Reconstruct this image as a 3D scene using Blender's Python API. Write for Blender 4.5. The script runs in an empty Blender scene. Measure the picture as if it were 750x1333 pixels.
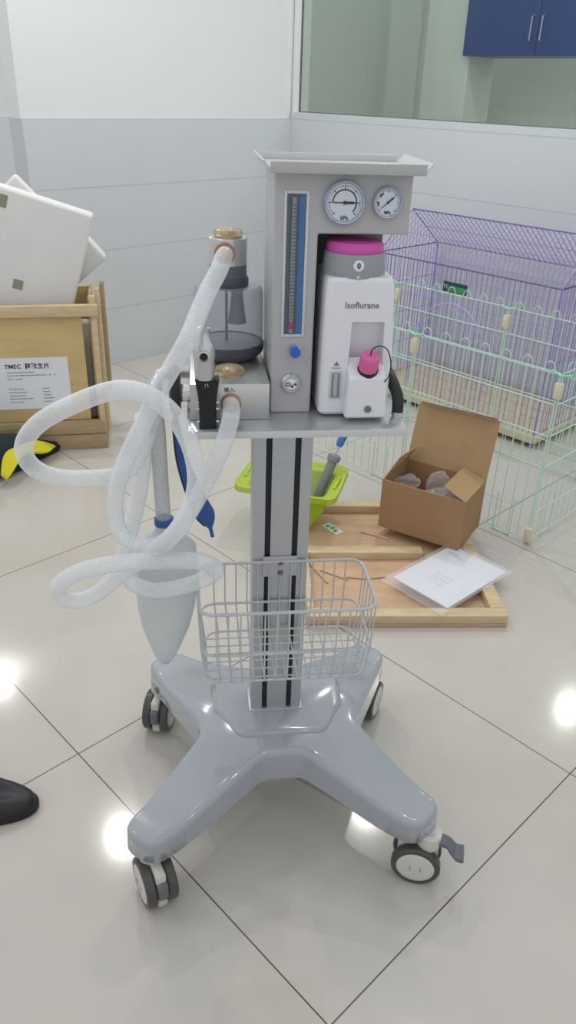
import bpy, bmesh, math, random
from mathutils import Vector, Matrix, noise
C = bpy.context.scene.collection
PI = math.pi
random.seed(7)

# ------------------------------------------------------------------ camera
CAM_H, FPX, PITCH, ROLL = 1.35766, 1000.456, 0.50466, 0.034616
YAW = 0.77818                      # direction of the tile grid and of the left wall
cam = bpy.data.cameras.new('camera'); cam.sensor_fit = 'VERTICAL'; cam.sensor_height = 36
cam.lens = FPX / 1333 * 36; cam.clip_start = 0.05; cam.clip_end = 60
camo = bpy.data.objects.new('camera', cam); C.objects.link(camo)
F = Vector((0, math.cos(PITCH), -math.sin(PITCH))); R = Vector((1, 0, 0)); U = R.cross(F)
R2 = R * math.cos(ROLL) + U * math.sin(ROLL); U2 = -R * math.sin(ROLL) + U * math.cos(ROLL)
camo.matrix_world = Matrix(((R2.x, U2.x, -F.x, 0), (R2.y, U2.y, -F.y, 0), (R2.z, U2.z, -F.z, CAM_H), (0, 0, 0, 1)))
bpy.context.scene.camera = camo
# ------------------------------------------------------------------ world, lamps, exposure
sc = bpy.context.scene
w = bpy.data.worlds.new('world'); sc.world = w; w.use_nodes = True
w.node_tree.nodes['Background'].inputs[0].default_value = (0.93, 0.97, 1.0, 1)
w.node_tree.nodes['Background'].inputs[1].default_value = 0.80
sc.view_settings.view_transform = 'Standard'; sc.view_settings.look = 'None'
sc.view_settings.gamma = 1; sc.view_settings.use_curve_mapping = False
sc.view_settings.exposure = -0.08
LAMP_Z = 2.8
LAMPS = [(1.58, 2.98), (4.77, 1.66), (5.92, 2.97), (1.67, 4.85), (0.3, 1.5), (1.9, 0.9), (2.9, 2.1), (0.4, -0.6), (2.2, -0.9), (-1.0, 2.6), (-1.2, 0.3)]
LAMP_W = [13, 9, 9, 9, 3, 3, 15, 2, 2, 8, 2]

def uv(u, v, z=0.0):
    c, s = math.cos(YAW), math.sin(YAW)
    return Vector((u * c - v * s, u * s + v * c, z))

# ------------------------------------------------------------------ materials
MATS = {}
def mat(name, col, rough=0.5, metal=0.0, coat=0.0, trans=0.0, alpha=1.0, emit=0.0, noise_amt=0.0, noise_scale=20, bump=0.0, spec=0.5, ior=1.45, stretch=None):
    m = bpy.data.materials.new(name); m.use_nodes = True
    nt = m.node_tree; b = nt.nodes['Principled BSDF']
    b.inputs['Base Color'].default_value = (*col, 1); b.inputs['Roughness'].default_value = rough
    b.inputs['Metallic'].default_value = metal; b.inputs['Coat Weight'].default_value = coat
    b.inputs['Coat Roughness'].default_value = 0.05
    b.inputs['Transmission Weight'].default_value = trans; b.inputs['Alpha'].default_value = alpha
    b.inputs['Specular IOR Level'].default_value = spec; b.inputs['IOR'].default_value = ior
    if emit: b.inputs['Emission Color'].default_value = (*col, 1); b.inputs['Emission Strength'].default_value = emit
    if noise_amt or bump:
        tc = nt.nodes.new('ShaderNodeTexCoord'); mp = nt.nodes.new('ShaderNodeMapping')
        n = nt.nodes.new('ShaderNodeTexNoise'); n.inputs['Scale'].default_value = noise_scale; n.inputs['Detail'].default_value = 5
        if stretch: mp.inputs['Scale'].default_value = stretch
        nt.links.new(tc.outputs['Object'], mp.inputs[0]); nt.links.new(mp.outputs[0], n.inputs['Vector'])
        if noise_amt:
            r = nt.nodes.new('ShaderNodeMapRange'); r.inputs[1].default_value = 0.3; r.inputs[2].default_value = 0.7
            r.inputs[3].default_value = 1 - noise_amt; r.inputs[4].default_value = 1 + noise_amt * 0.5
            mx = nt.nodes.new('ShaderNodeVectorMath'); mx.operation = 'SCALE'; mx.inputs[0].default_value = col
            nt.links.new(n.outputs['Fac'], r.inputs[0]); nt.links.new(r.outputs[0], mx.inputs['Scale'])
            nt.links.new(mx.outputs[0], b.inputs['Base Color'])
        if bump:
            bp = nt.nodes.new('ShaderNodeBump'); bp.inputs['Strength'].default_value = bump; bp.inputs['Distance'].default_value = 0.002
            nt.links.new(n.outputs['Fac'], bp.inputs['Height']); nt.links.new(bp.outputs[0], b.inputs['Normal'])
    MATS[name] = m
    return m

def sheet(name, col, opacity, rough=0.3, spec=0.5, edge=0.45):
    """thin clear or milky plastic: part transparent, part plain surface"""
    m = bpy.data.materials.new(name); m.use_nodes = True; nt = m.node_tree
    b = nt.nodes['Principled BSDF']; out = nt.nodes['Material Output']
    b.inputs['Base Color'].default_value = (*col, 1); b.inputs['Roughness'].default_value = rough; b.inputs['Specular IOR Level'].default_value = spec
    t = nt.nodes.new('ShaderNodeBsdfTransparent'); mx = nt.nodes.new('ShaderNodeMixShader')
    fr = nt.nodes.new('ShaderNodeLayerWeight'); fr.inputs['Blend'].default_value = 0.35
    r = nt.nodes.new('ShaderNodeMapRange'); r.inputs[3].default_value = opacity; r.inputs[4].default_value = min(1, opacity + edge)
    nt.links.new(fr.outputs['Facing'], r.inputs[0]); nt.links.new(r.outputs[0], mx.inputs[0])
    nt.links.new(t.outputs[0], mx.inputs[1]); nt.links.new(b.outputs[0], mx.inputs[2]); nt.links.new(mx.outputs[0], out.inputs[0])
    MATS[name] = m
    return m

mat('powder_grey', (0.47, 0.465, 0.475), 0.42, coat=0.15)
mat('powder_light', (0.62, 0.63, 0.63), 0.4, coat=0.1)
mat('recess_grey', (0.16, 0.165, 0.175), 0.5)
mat('base_grey', (0.345, 0.365, 0.40), 0.13, coat=0.9)
mat('alu', (0.52, 0.53, 0.55), 0.38, metal=0.55, noise_amt=0.05, noise_scale=40, stretch=(1, 1, 30))
mat('steel', (0.62, 0.62, 0.62), 0.28, metal=0.8)
mat('steel_bright', (0.74, 0.74, 0.74), 0.18, metal=0.9)
mat('shelf_metal', (0.47, 0.475, 0.49), 0.3, metal=0.5, coat=0.2)
mat('slot_black', (0.012, 0.013, 0.018), 0.5)
mat('black_rubber', (0.02, 0.021, 0.024), 0.45)
mat('black_gloss', (0.012, 0.012, 0.014), 0.25)
mat('tyre', (0.075, 0.07, 0.07), 0.35)
mat('hub_cream', (0.62, 0.60, 0.55), 0.4)
mat('caster_grey', (0.14, 0.15, 0.17), 0.35)
mat('wire_grey', (0.52, 0.53, 0.55), 0.38, coat=0.2)
mat('white_plastic', (0.80, 0.80, 0.84), 0.35, coat=0.1)
mat('offwhite', (0.72, 0.70, 0.74), 0.45)
mat('dial_grey', (0.33, 0.34, 0.36), 0.45)
mat('pink', (0.66, 0.10, 0.43), 0.4)
mat('pink_cap', (0.74, 0.16, 0.40), 0.45)
mat('text_dark', (0.06, 0.06, 0.07), 0.6)
mat('text_grey', (0.22, 0.22, 0.24), 0.6)
mat('gauge_face', (0.66, 0.70, 0.78), 0.4)
mat('gauge_rim', (0.42, 0.47, 0.58), 0.3, metal=0.4)
mat('gold', (0.52, 0.40, 0.24), 0.28, metal=0.6)
mat('gold_bright', (0.80, 0.68, 0.45), 0.25, metal=0.6)
mat('copper', (0.42, 0.22, 0.13), 0.35, metal=0.5)
mat('knob_blue', (0.03, 0.13, 0.55), 0.3)
mat('flow_dark', (0.10, 0.13, 0.17), 0.3)
mat('flow_scale', (0.24, 0.27, 0.30), 0.4)
mat('flow_blue', (0.07, 0.17, 0.38), 0.3)
mat('float_red', (0.45, 0.06, 0.12), 0.4)
mat('canister_dark', (0.085, 0.09, 0.11), 0.4)
mat('canister_mid', (0.22, 0.235, 0.26), 0.45)
sheet('canister_clear', (0.40, 0.45, 0.52), 0.30, 0.08)
sheet('gold_clear', (0.62, 0.50, 0.32), 0.25, 0.08)
sheet('bag_white', (0.66, 0.70, 0.72), 0.66, 0.35)
mat('bag_blue', (0.03, 0.10, 0.31), 0.4)
mat('bag_blue_dark', (0.01, 0.02, 0.06), 0.4)
mat('plywood', (0.62, 0.46, 0.22), 0.6, noise_amt=0.12, noise_scale=6, stretch=(1, 1, 4))
mat('plywood_red', (0.60, 0.40, 0.25), 0.6, noise_amt=0.18, noise_scale=7, stretch=(1, 3, 1))
mat('pine', (0.64, 0.50, 0.31), 0.6, noise_amt=0.15, noise_scale=14, stretch=(1, 6, 6))
mat('pine_dark', (0.42, 0.31, 0.18), 0.65, noise_amt=0.2, noise_scale=14, stretch=(1, 6, 6))
mat('cardboard', (0.36, 0.215, 0.11), 0.75, noise_amt=0.05, noise_scale=12)
mat('cardboard_inside', (0.42, 0.27, 0.14), 0.75, noise_amt=0.05, noise_scale=12)
mat('paper', (0.76, 0.77, 0.82), 0.5)
mat('foam', (0.74, 0.725, 0.725), 0.75, noise_amt=0.03, noise_scale=12, bump=0.3)
mat('tape_olive', (0.27, 0.27, 0.20), 0.5)
mat('cage_purple', (0.33, 0.23, 0.60), 0.45)
mat('cage_lilac', (0.47, 0.40, 0.68), 0.45)
mat('pen_green', (0.52, 0.78, 0.62), 0.45)
mat('clip_cream', (0.72, 0.66, 0.48), 0.5)
mat('clip_green', (0.30, 0.68, 0.45), 0.5)
mat('tray_cream', (0.66, 0.62, 0.42), 0.5)
mat('grid_pink', (0.62, 0.42, 0.42), 0.5)
mat('label_green', (0.06, 0.30, 0.10), 0.5)
mat('label_dark', (0.01, 0.07, 0.10), 0.5)
mat('lime_solid', (0.45, 0.62, 0.01), 0.35)
sheet('lime', (0.46, 0.60, 0.03), 0.55, 0.3)
sheet('clear_wrap', (0.85, 0.87, 0.88), 0.10, 0.08, 1.0, edge=0.2)
sheet('clear_bag', (0.82, 0.84, 0.90), 0.12, 0.1)
mat('syringe_grey', (0.24, 0.25, 0.27), 0.45)
mat('syringe_blue', (0.04, 0.20, 0.55), 0.35)
mat('cloth_dark', (0.012, 0.022, 0.025), 0.8, bump=0.5, noise_scale=60)
mat('cloth_yellow', (0.62, 0.56, 0.02), 0.8)
mat('shoe_black', (0.018, 0.018, 0.022), 0.42, noise_amt=0.1)
mat('shoe_sole', (0.012, 0.012, 0.013), 0.6)
mat('stick', (0.62, 0.42, 0.28), 0.5)
mat('tag_paper', (0.66, 0.74, 0.58), 0.5)
mat('cabinet_blue', (0.025, 0.07, 0.30), 0.35)
mat('far_wall', (0.72, 0.76, 0.71), 0.7)
mat('far_wall_light', (0.82, 0.85, 0.80), 0.7)
mat('lamp_rim', (0.8, 0.8, 0.8), 0.4)
mat('lamp_glow', (1.0, 0.98, 0.95), 0.4, emit=9.0)
mat('paint', (0.76, 0.775, 0.78), 0.55, noise_amt=0.015, noise_scale=2)

def hose_mat(name, op):
    m = sheet(name, (0.90, 0.92, 0.95), op, 0.35)
    m.node_tree.nodes['Principled BSDF'].inputs['Subsurface Weight'].default_value = 0.0
    return m
hose_mat('hose_white', 0.42); hose_mat('hose_grey', 0.5)
MATS['hose_grey'].node_tree.nodes['Principled BSDF'].inputs['Base Color'].default_value = (0.58, 0.60, 0.60, 1)

def tile_mat(name, col, grout, pu, pv, gw, rough, coat, axes=(0, 1), mottle=0.03, stagger=0.0, soft=0.0006, specl=0.5):
    m = bpy.data.materials.new(name); m.use_nodes = True; nt = m.node_tree; b = nt.nodes['Principled BSDF']
    tc = nt.nodes.new('ShaderNodeTexCoord'); sep = nt.nodes.new('ShaderNodeSeparateXYZ'); nt.links.new(tc.outputs['Object'], sep.inputs[0])
    def M(op, a, bb=None, c=None):
        n = nt.nodes.new('ShaderNodeMath'); n.operation = op
        for i, x in enumerate((a, bb, c)):
            if x is None: continue
            if isinstance(x, (int, float)): n.inputs[i].default_value = x
            else: nt.links.new(x, n.inputs[i])
        return n.outputs[0]
    def dist(ax, per):
        q = M('DIVIDE', sep.outputs[ax], per)
        f = M('SUBTRACT', q, M('ROUND', q)); return M('MULTIPLY', M('ABSOLUTE', f), per)
    d = M('MINIMUM', dist(axes[0], pu), dist(axes[1], pv))
    r = nt.nodes.new('ShaderNodeMapRange'); r.interpolation_type = 'SMOOTHSTEP'
    r.inputs[1].default_value = gw / 2; r.inputs[2].default_value = gw / 2 + soft; nt.links.new(d, r.inputs[0])
    n = nt.nodes.new('ShaderNodeTexNoise'); n.inputs['Scale'].default_value = 3; n.inputs['Detail'].default_value = 4
    nt.links.new(tc.outputs['Object'], n.inputs['Vector'])
    mr = nt.nodes.new('ShaderNodeMapRange'); mr.inputs[1].default_value = 0.3; mr.inputs[2].default_value = 0.7
    mr.inputs[3].default_value = 1 - mottle; mr.inputs[4].default_value = 1 + mottle; nt.links.new(n.outputs['Fac'], mr.inputs[0])
    sv = nt.nodes.new('ShaderNodeVectorMath'); sv.operation = 'SCALE'; sv.inputs[0].default_value = col; nt.links.new(mr.outputs[0], sv.inputs['Scale'])
    mx = nt.nodes.new('ShaderNodeMix'); mx.data_type = 'RGBA'
    nt.links.new(r.outputs[0], mx.inputs['Factor']); mx.inputs['A'].default_value = (*grout, 1); nt.links.new(sv.outputs[0], mx.inputs['B'])
    nt.links.new(mx.outputs['Result'], b.inputs['Base Color'])
    b.inputs['Roughness'].default_value = rough; b.inputs['Coat Weight'].default_value = coat; b.inputs['Coat Roughness'].default_value = 0.04
    b.inputs['Specular IOR Level'].default_value = specl
    MATS[name] = m
tile_mat('floor_tile', (0.545, 0.51, 0.465), (0.11, 0.09, 0.07), 0.8, 0.8, 0.0022, 0.11, 0.2, mottle=0.035)
tile_mat('wall_tile', (0.60, 0.635, 0.665), (0.49, 0.52, 0.545), 60.0, 0.3, 0.003, 0.22, 0.3, axes=(0, 2), mottle=0.01, soft=0.003)

# ------------------------------------------------------------------ mesh helpers
class MB:
    def __init__(s): s.v = []; s.f = []; s.m = []; s.mats = []
    def mi(s, name):
        if name not in s.mats: s.mats.append(name)
        return s.mats.index(name)
    def add(s, verts, faces, m):
        k = len(s.v); i = s.mi(m); s.v += [tuple(p) for p in verts]
        for f in faces: s.f.append(tuple(k + a for a in f)); s.m.append(i)
        return s
    def box(s, m, lo, hi, bev=0.0, mtx=None):
        bm = bmesh.new(); bmesh.ops.create_cube(bm, size=1)
        lo = Vector(lo); hi = Vector(hi); d = hi - lo; c = (lo + hi) / 2
        for v in bm.verts: v.co = Vector((v.co.x * d.x, v.co.y * d.y, v.co.z * d.z)) + c
        if bev: bmesh.ops.bevel(bm, geom=bm.edges[:], offset=min(bev, min(d) * 0.45), segments=2, affect='EDGES', profile=0.5)
        if mtx is not None: bm.transform(mtx)
        bm.verts.index_update(); s.add([v.co[:] for v in bm.verts], [[v.index for v in f.verts] for f in bm.faces], m); bm.free(); return s
    def hexa(s, m, b, t):
        """solid between a bottom loop and a top loop"""
        n = len(b); F = [tuple(range(n))[::-1], tuple(range(n, 2 * n))]
        for i in range(n): F.append((i, (i + 1) % n, n + (i + 1) % n, n + i))
        return s.add(list(b) + list(t), F, m)
    def slab(s, m, quad, th, direction):
        d = Vector(direction).normalized() * th
        return s.hexa(m, [Vector(p) for p in quad], [Vector(p) + d for p in quad])
    def rings(s, m, rings, closed_ends=True, loop=False):
        n = len(rings[0]); k = len(rings); V = [p for r in rings for p in r]; F = []
        for a in range(k if loop else k - 1):
            b = (a + 1) % k
            for i in range(n): j = (i + 1) % n; F.append((a * n + i, a * n + j, b * n + j, b * n + i))
        if closed_ends and not loop: F.append(tuple(range(n))[::-1]); F.append(tuple(range((k - 1) * n, k * n)))
        return s.add(V, F, m)
    def tube(s, m, pts, r, seg=8, loop=False, radii=None, caps=True, flat=1.0):
        P = [Vector(p) for p in pts]; n = len(P); rings = []; up = None
        for i, p in enumerate(P):
            a = P[i - 1] if (i > 0 or loop) else P[i]; b = P[(i + 1) % n] if (i < n - 1 or loop) else P[i]
            t = (b - a).normalized()
            if up is None:
                up = Vector((0, 0, 1)) if abs(t.z) < 0.9 else Vector((0, 1, 0))
            x = up.cross(t)
            if x.length < 1e-5: x = Vector((1, 0, 0)).cross(t)
            x.normalize(); y = t.cross(x).normalized(); up = y
            rr = radii[i] if radii else r
            rings.append([p + x * math.cos(2 * PI * k / seg) * rr + y * math.sin(2 * PI * k / seg) * rr * flat for k in range(seg)])
        return s.rings(m, rings, caps, loop)
    def rod(s, m, a, b, r, seg=8, r2=None):
        return s.tube(m, [a, b], r, seg, radii=[r, r if r2 is None else r2])
    def lathe(s, m, prof, o=(0, 0, 0), axis='z', seg=32, caps=True, mtx=None):
        R = []
        for r, h in prof:
            ring = []
            for k in range(seg):
                a = 2 * PI * k / seg; x, y = r * math.cos(a), r * math.sin(a)
                p = {'z': (x, y, h), 'y': (x, h, y), 'x': (h, x, y)}[axis]
                p = Vector(p)
                if mtx is not None: p = mtx @ p
                ring.append(p + Vector(o))
            R.append(ring)
        return s.rings(m, R, caps)
    def build(s, name, parent=None, sharp=35, loc=None, rot=None, smooth=True):
        me = bpy.data.meshes.new(name); me.from_pydata(s.v, [], s.f)
        for n in s.mats: me.materials.append(MATS[n])
        me.polygons.foreach_set('material_index', s.m)
        bm = bmesh.new(); bm.from_mesh(me); bmesh.ops.recalc_face_normals(bm, faces=bm.faces[:]); bm.to_mesh(me); bm.free()
        if smooth:
            me.polygons.foreach_set('use_smooth', [True] * len(me.polygons)); me.set_sharp_from_angle(angle=math.radians(sharp))
        o = bpy.data.objects.new(name, me); C.objects.link(o)
        if parent: o.parent = parent
        if loc: o.location = loc
        if rot is not None: o.rotation_euler = (0, 0, rot)
        return o

def tag(o, label, cat, group=None, kind=None):
    if label: o['label'] = label
    if cat: o['category'] = cat
    if group: o['group'] = group
    if kind: o['kind'] = kind
    return o
def empty(name, loc=(0, 0, 0), rz=0.0):
    o = bpy.data.objects.new(name, None); o.empty_display_size = 0.1; C.objects.link(o); o.location = loc; o.rotation_euler = (0, 0, rz); return o
def struct(o): o['kind'] = 'structure'; return o

def catmull(pts, step=0.004, loop=False):
    P = [Vector(p) for p in pts]; n = len(P); out = []
    for i in range(n if loop else n - 1):
        p0 = P[i - 1] if (i > 0 or loop) else P[0] * 2 - P[1]; p1 = P[i]; p2 = P[(i + 1) % n]
        p3 = P[(i + 2) % n] if (i + 2 < n or loop) else P[-1] * 2 - P[-2]
        L = (p2 - p1).length; k = max(2, int(L / step))
        for j in range(k):
            t = j / k
            out.append(0.5 * ((2 * p1) + (p2 - p0) * t + (2 * p0 - 5 * p1 + 4 * p2 - p3) * t * t + (3 * p1 - p0 - 3 * p2 + p3) * t ** 3))
    if not loop: out.append(P[-1])
    return out
def resample(pts, d):
    out = [pts[0].copy()]; acc = 0.0
    for a, b in zip(pts, pts[1:]):
        L = (b - a).length; 
        if L < 1e-9: continue
        t = d - acc
        while t <= L: out.append(a + (b - a) * (t / L)); t += d
        acc = L - (t - d)
    return out
def text(name, body, size, m, mtx, parent=None, extrude=0.0002, align='CENTER', bold=0.0, sx=1.0):
    cu = bpy.data.curves.new(name, 'FONT'); cu.body = body; cu.size = size; cu.extrude = extrude; cu.offset = bold
    cu.align_x = align; cu.align_y = 'CENTER'; cu.resolution_u = 2
    t = bpy.data.objects.new(name, cu); C.objects.link(t)
    dg = bpy.context.evaluated_depsgraph_get(); me = bpy.data.meshes.new_from_object(t.evaluated_get(dg)); bpy.data.objects.remove(t)
    me.transform(Matrix.Scale(sx, 4, (1, 0, 0))); me.transform(mtx); me.materials.clear(); me.materials.append(MATS[m])
    o = bpy.data.objects.new(name, me); C.objects.link(o)
    if parent: o.parent = parent
    return o
def on_front(x, y, z, tilt=0.0):      # text plane facing -y
    return Matrix.Translation((x, y, z)) @ Matrix.Rotation(tilt, 4, 'Y') @ Matrix.Rotation(PI / 2, 4, 'X')

def rounded_poly(pts, r, seg=6):
    out = []; n = len(pts)
    for i in range(n):
        p = Vector(pts[i]); a = Vector(pts[i - 1]); b = Vector(pts[(i + 1) % n])
        da = (a - p).normalized(); db = (b - p).normalized(); ang = da.angle(db)
        q = min(r / math.tan(ang / 2), (a - p).length * 0.48, (b - p).length * 0.48)
        p0 = p + da * q; p1 = p + db * q
        for k in range(seg + 1):
            t = k / seg; out.append(p0 * (1 - t) ** 2 + p * 2 * t * (1 - t) + p1 * t * t)
    return out

# ================================================================== SETTING
UW, VW, TILE_TOP = 3.445, 3.583, 1.2
YR = YAW
# floor: origin on a grout crossing
b = MB(); s0, s1, t0, t1 = -7.5, 8.0, -6.0, 7.0
b.box('floor_tile', (s0, t0, -0.05), (s1, t1, 0.0))
o = struct(b.build('floor', loc=uv(0.5628, 0.4315), rot=YR, smooth=False))
# left wall (behind the crate): tiled to 1.2 m, painted above
def wall(name, loc, rz, length, ztop, back=0.12, off=0.0, tile_top=TILE_TOP):
    b = MB(); b.box('wall_tile', (off, 0, 0), (length, back, tile_top), 0.0)
    b.box('paint', (off, 0.008, tile_top), (length, back, ztop))
    return struct(b.build(name, loc=loc, rot=rz, smooth=False))
wall('wall_left', uv(1.787, VW), YR, UW - 1.787 + 0.12, 3.2)
b = MB(); b.box('wall_tile', (-4.0, 0, 0), (-0.12, 0.12, TILE_TOP)); b.box('paint', (-4.0, 0.008, TILE_TOP), (-0.12, 0.12, 3.2))
struct(b.build('wall_back', loc=uv(1.787, VW), rot=YR - PI / 2, smooth=False))
# right wall with the big internal window above the tiles
b = MB(); b.box('wall_tile', (0.0, 0, 0), (7.5, 0.12, 1.235))
struct(b.build('wall_right', loc=uv(UW, VW), rot=YR - PI / 2, smooth=False))
b = MB(); b.box('paint', (0.0, 0.006, 1.235), (0.016, 0.12, 3.2))
struct(b.build('trim_1', loc=uv(UW, VW), rot=YR - PI / 2, smooth=False))
m = bpy.data.materials.new('window_glass'); m.use_nodes = True; nt = m.node_tree; out = nt.nodes['Material Output']; nt.nodes.remove(nt.nodes['Principled BSDF'])
t = nt.nodes.new('ShaderNodeBsdfTransparent'); t.inputs[0].default_value = (0.86, 0.93, 0.87, 1)
g = nt.nodes.new('ShaderNodeBsdfGlossy'); g.inputs['Roughness'].default_value = 0.02; g.inputs[0].default_value = (0.9, 1, 0.92, 1)
fr = nt.nodes.new('ShaderNodeFresnel'); fr.inputs[0].default_value = 1.5; mx = nt.nodes.new('ShaderNodeMixShader')
nt.links.new(fr.outputs[0], mx.inputs[0]); nt.links.new(t.outputs[0], mx.inputs[1]); nt.links.new(g.outputs[0], mx.inputs[2]); nt.links.new(mx.outputs[0], out.inputs[0])
MATS['window_glass'] = m
win = empty('window_1', uv(UW, VW), YR - PI / 2); struct(win)
b = MB(); b.add([(0.018, 0.05, 1.236), (7.4, 0.05, 1.236), (7.4, 0.05, 3.2), (0.018, 0.05, 3.2)], [(0, 1, 2, 3)], 'window_glass'); b.build('glass_pane', win)
b = MB(); b.box('recess_grey', (0.016, 0.044, 1.2355), (7.4, 0.056, 1.239)); b.box('recess_grey', (0.0162, 0.044, 1.2355), (0.020, 0.056, 3.2)); b.build('glass_seal', win)
# room beyond the glass
b = MB(); b.box('far_wall', (0, 0, 0), (5.6, 0.1, 3.2)); struct(b.build('wall_far', loc=uv(6.3, 4.9), rot=YR - PI / 2, smooth=False))
b = MB(); b.box('far_wall', (0, 0, 0), (2.8, 0.1, 3.2)); struct(b.build('wall_far_side', loc=uv(3.6, 4.95), rot=YR, smooth=False))
b = MB(); b.box('far_wall_light', (0, 0, 0), (0.42, 0.35, 3.2), 0.01); struct(b.build('trim_2', loc=uv(5.55, 4.30), rot=YR - PI / 2, smooth=False))
cab = empty('wall_cabinet', uv(5.5, 3.91), YR - PI / 2)
tag(cab, 'blue wall cabinet hanging in the room behind the glass', 'cabinet')
b = MB(); b.box('cabinet_blue', (0, 0.02, 1.60), (2.4, 0.4, 2.5), 0.004); b.build('body', cab)
for k in range(4):
    x = k * 0.6; b = MB(); b.box('cabinet_blue', (x + 0.003, 0, 1.60), (x + 0.597, 0.02, 2.5), 0.003); d = b.build('door', cab)
    hx = x + (0.56 if k % 2 == 0 else 0.04)
    b = MB(); b.tube('steel', [(hx, 0, 1.68), (hx, -0.03, 1.69), (hx, -0.03, 1.83), (hx, 0, 1.84)], 0.005); b.build('handle', d)

# ceiling downlights
for i, (u, v) in enumerate(LAMPS):
    p = uv(u, v, LAMP_Z)
    l = bpy.data.lights.new('downlight', 'AREA'); l.shape = 'DISK'; l.size = 0.09; l.energy = LAMP_W[i]; l.color = (1.0, 0.97, 0.92)
    lo = bpy.data.objects.new('downlight', l); C.objects.link(lo); lo.location = p
    # rim of the fitting
    b = MB(); b.lathe('lamp_rim', [(0.088, -0.002), (0.11, -0.004), (0.112, 0.03), (0.088, 0.03)], seg=28, caps=False)
    ro = b.build('ceiling_lamp', loc=p); struct(ro)

# ================================================================== THE MACHINE
MO = Vector((0.0, 1.165, 0.0)); MA = math.radians(7.3)
root = empty('anesthesia_machine', MO, MA)
tag(root, 'grey veterinary anaesthesia machine on a wheeled X-shaped base', 'anaesthesia machine')

# ---- base
def thick(x, y):
    d = math.hypot(x, y - 0.04); t = min(1, max(0, (d - 0.08) / 0.26)); return 0.054 + 0.022 * (1 - t)
def ztop(x, y):
    d = math.hypot(x, y - 0.04); t = min(1, max(0, (d - 0.08) / 0.26)); t = t * t * (3 - 2 * t)
    return 0.226 - t * 0.060
hp = [((0.038, -0.080), 0.04), ((0.243, -0.232), 0.04), ((0.308, -0.182), 0.04), ((0.158, 0.008), 0.05), ((0.290, 0.285), 0.04), ((0.215, 0.318), 0.04), ((0.045, 0.180), 0.05)]
pp = [(Vector((x, y, 0)), r) for (x, y), r in hp] + [(Vector((-x, y, 0)), r) for (x, y), r in hp[::-1]]
edge = []
for i, (p, r) in enumerate(pp):
    a = pp[i - 1][0]; c_ = pp[(i + 1) % len(pp)][0]; da = (a - p).normalized(); db = (c_ - p).normalized(); ang = da.angle(db)
    q = min(r / math.tan(ang / 2), (a - p).length * 0.48, (c_ - p).length * 0.48)
    for k in range(13):
        t = k / 12; edge.append((p + da * q) * (1 - t) ** 2 + p * 2 * t * (1 - t) + (p + db * q) * t * t)
edge = resample(edge + [edge[0]], 0.008)[:-1]
edge = [Vector((p.x - 0.008 * min(1, max(0, -p.y / 0.2)), p.y, 0)) for p in edge]
cen = Vector((0, 0.04, 0)); b = MB(); rings = []
NT = 14
inner = []
def inset(edge, d):
    n = len(edge); out = []
    for i in range(n):
        t = (edge[(i + 1) % n] - edge[i - 1]).normalized(); nrm = Vector((-t.y, t.x, 0)); out.append(edge[i] + nrm * d)
    return out
ER = 0.013
rings.append([Vector((p.x, p.y, ztop(p.x, p.y) - thick(p.x, p.y))) for p in inset(edge, 0.004)])
rings.append([Vector((p.x, p.y, ztop(p.x, p.y) - thick(p.x, p.y) + 0.004)) for p in inset(edge, -0.002)])
for k in range(0, 6):
    a = k / 5 * PI / 2
    e = inset(edge, ER * (1 - math.cos(a)))
    rings.append([Vector((p.x, p.y, ztop(p.x, p.y) - ER * (1 - math.sin(a)) - 0.0)) for p in e])
e = inset(edge, ER)
for k in range(1, NT + 1):
    t = k / (NT + 0.5)
    rings.append([Vector((p.x + (cen.x - p.x) * t, p.y + (cen.y - p.y) * t, 0)) for p in e])
    rings[-1] = [Vector((p.x, p.y, ztop(p.x, p.y))) for p in rings[-1]]
b.rings('base_grey', rings, True)
base = b.build('base', root, sharp=60)
b = MB(); pl = rounded_poly([(-0.142, 0.15, 0), (-0.135, 0.05, 0), (-0.085, -0.036, 0), (0.085, -0.036, 0), (0.135, 0.05, 0), (0.142, 0.15, 0)], 0.03)
b.rings('base_grey', [[Vector((p.x, p.y, 0.20)) for p in pl], [Vector((p.x, p.y, ztop(p.x, p.y) + 0.002)) for p in pl],
                      [Vector((p.x * 0.975, 0.05 + (p.y - 0.05) * 0.97, ztop(p.x, p.y) + 0.0055)) for p in pl],
                      [Vector((p.x * 0.93, 0.05 + (p.y - 0.05) * 0.93, 0.2325)) for p in pl]])
b.build('raised_platform', base, sharp=50)

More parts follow.
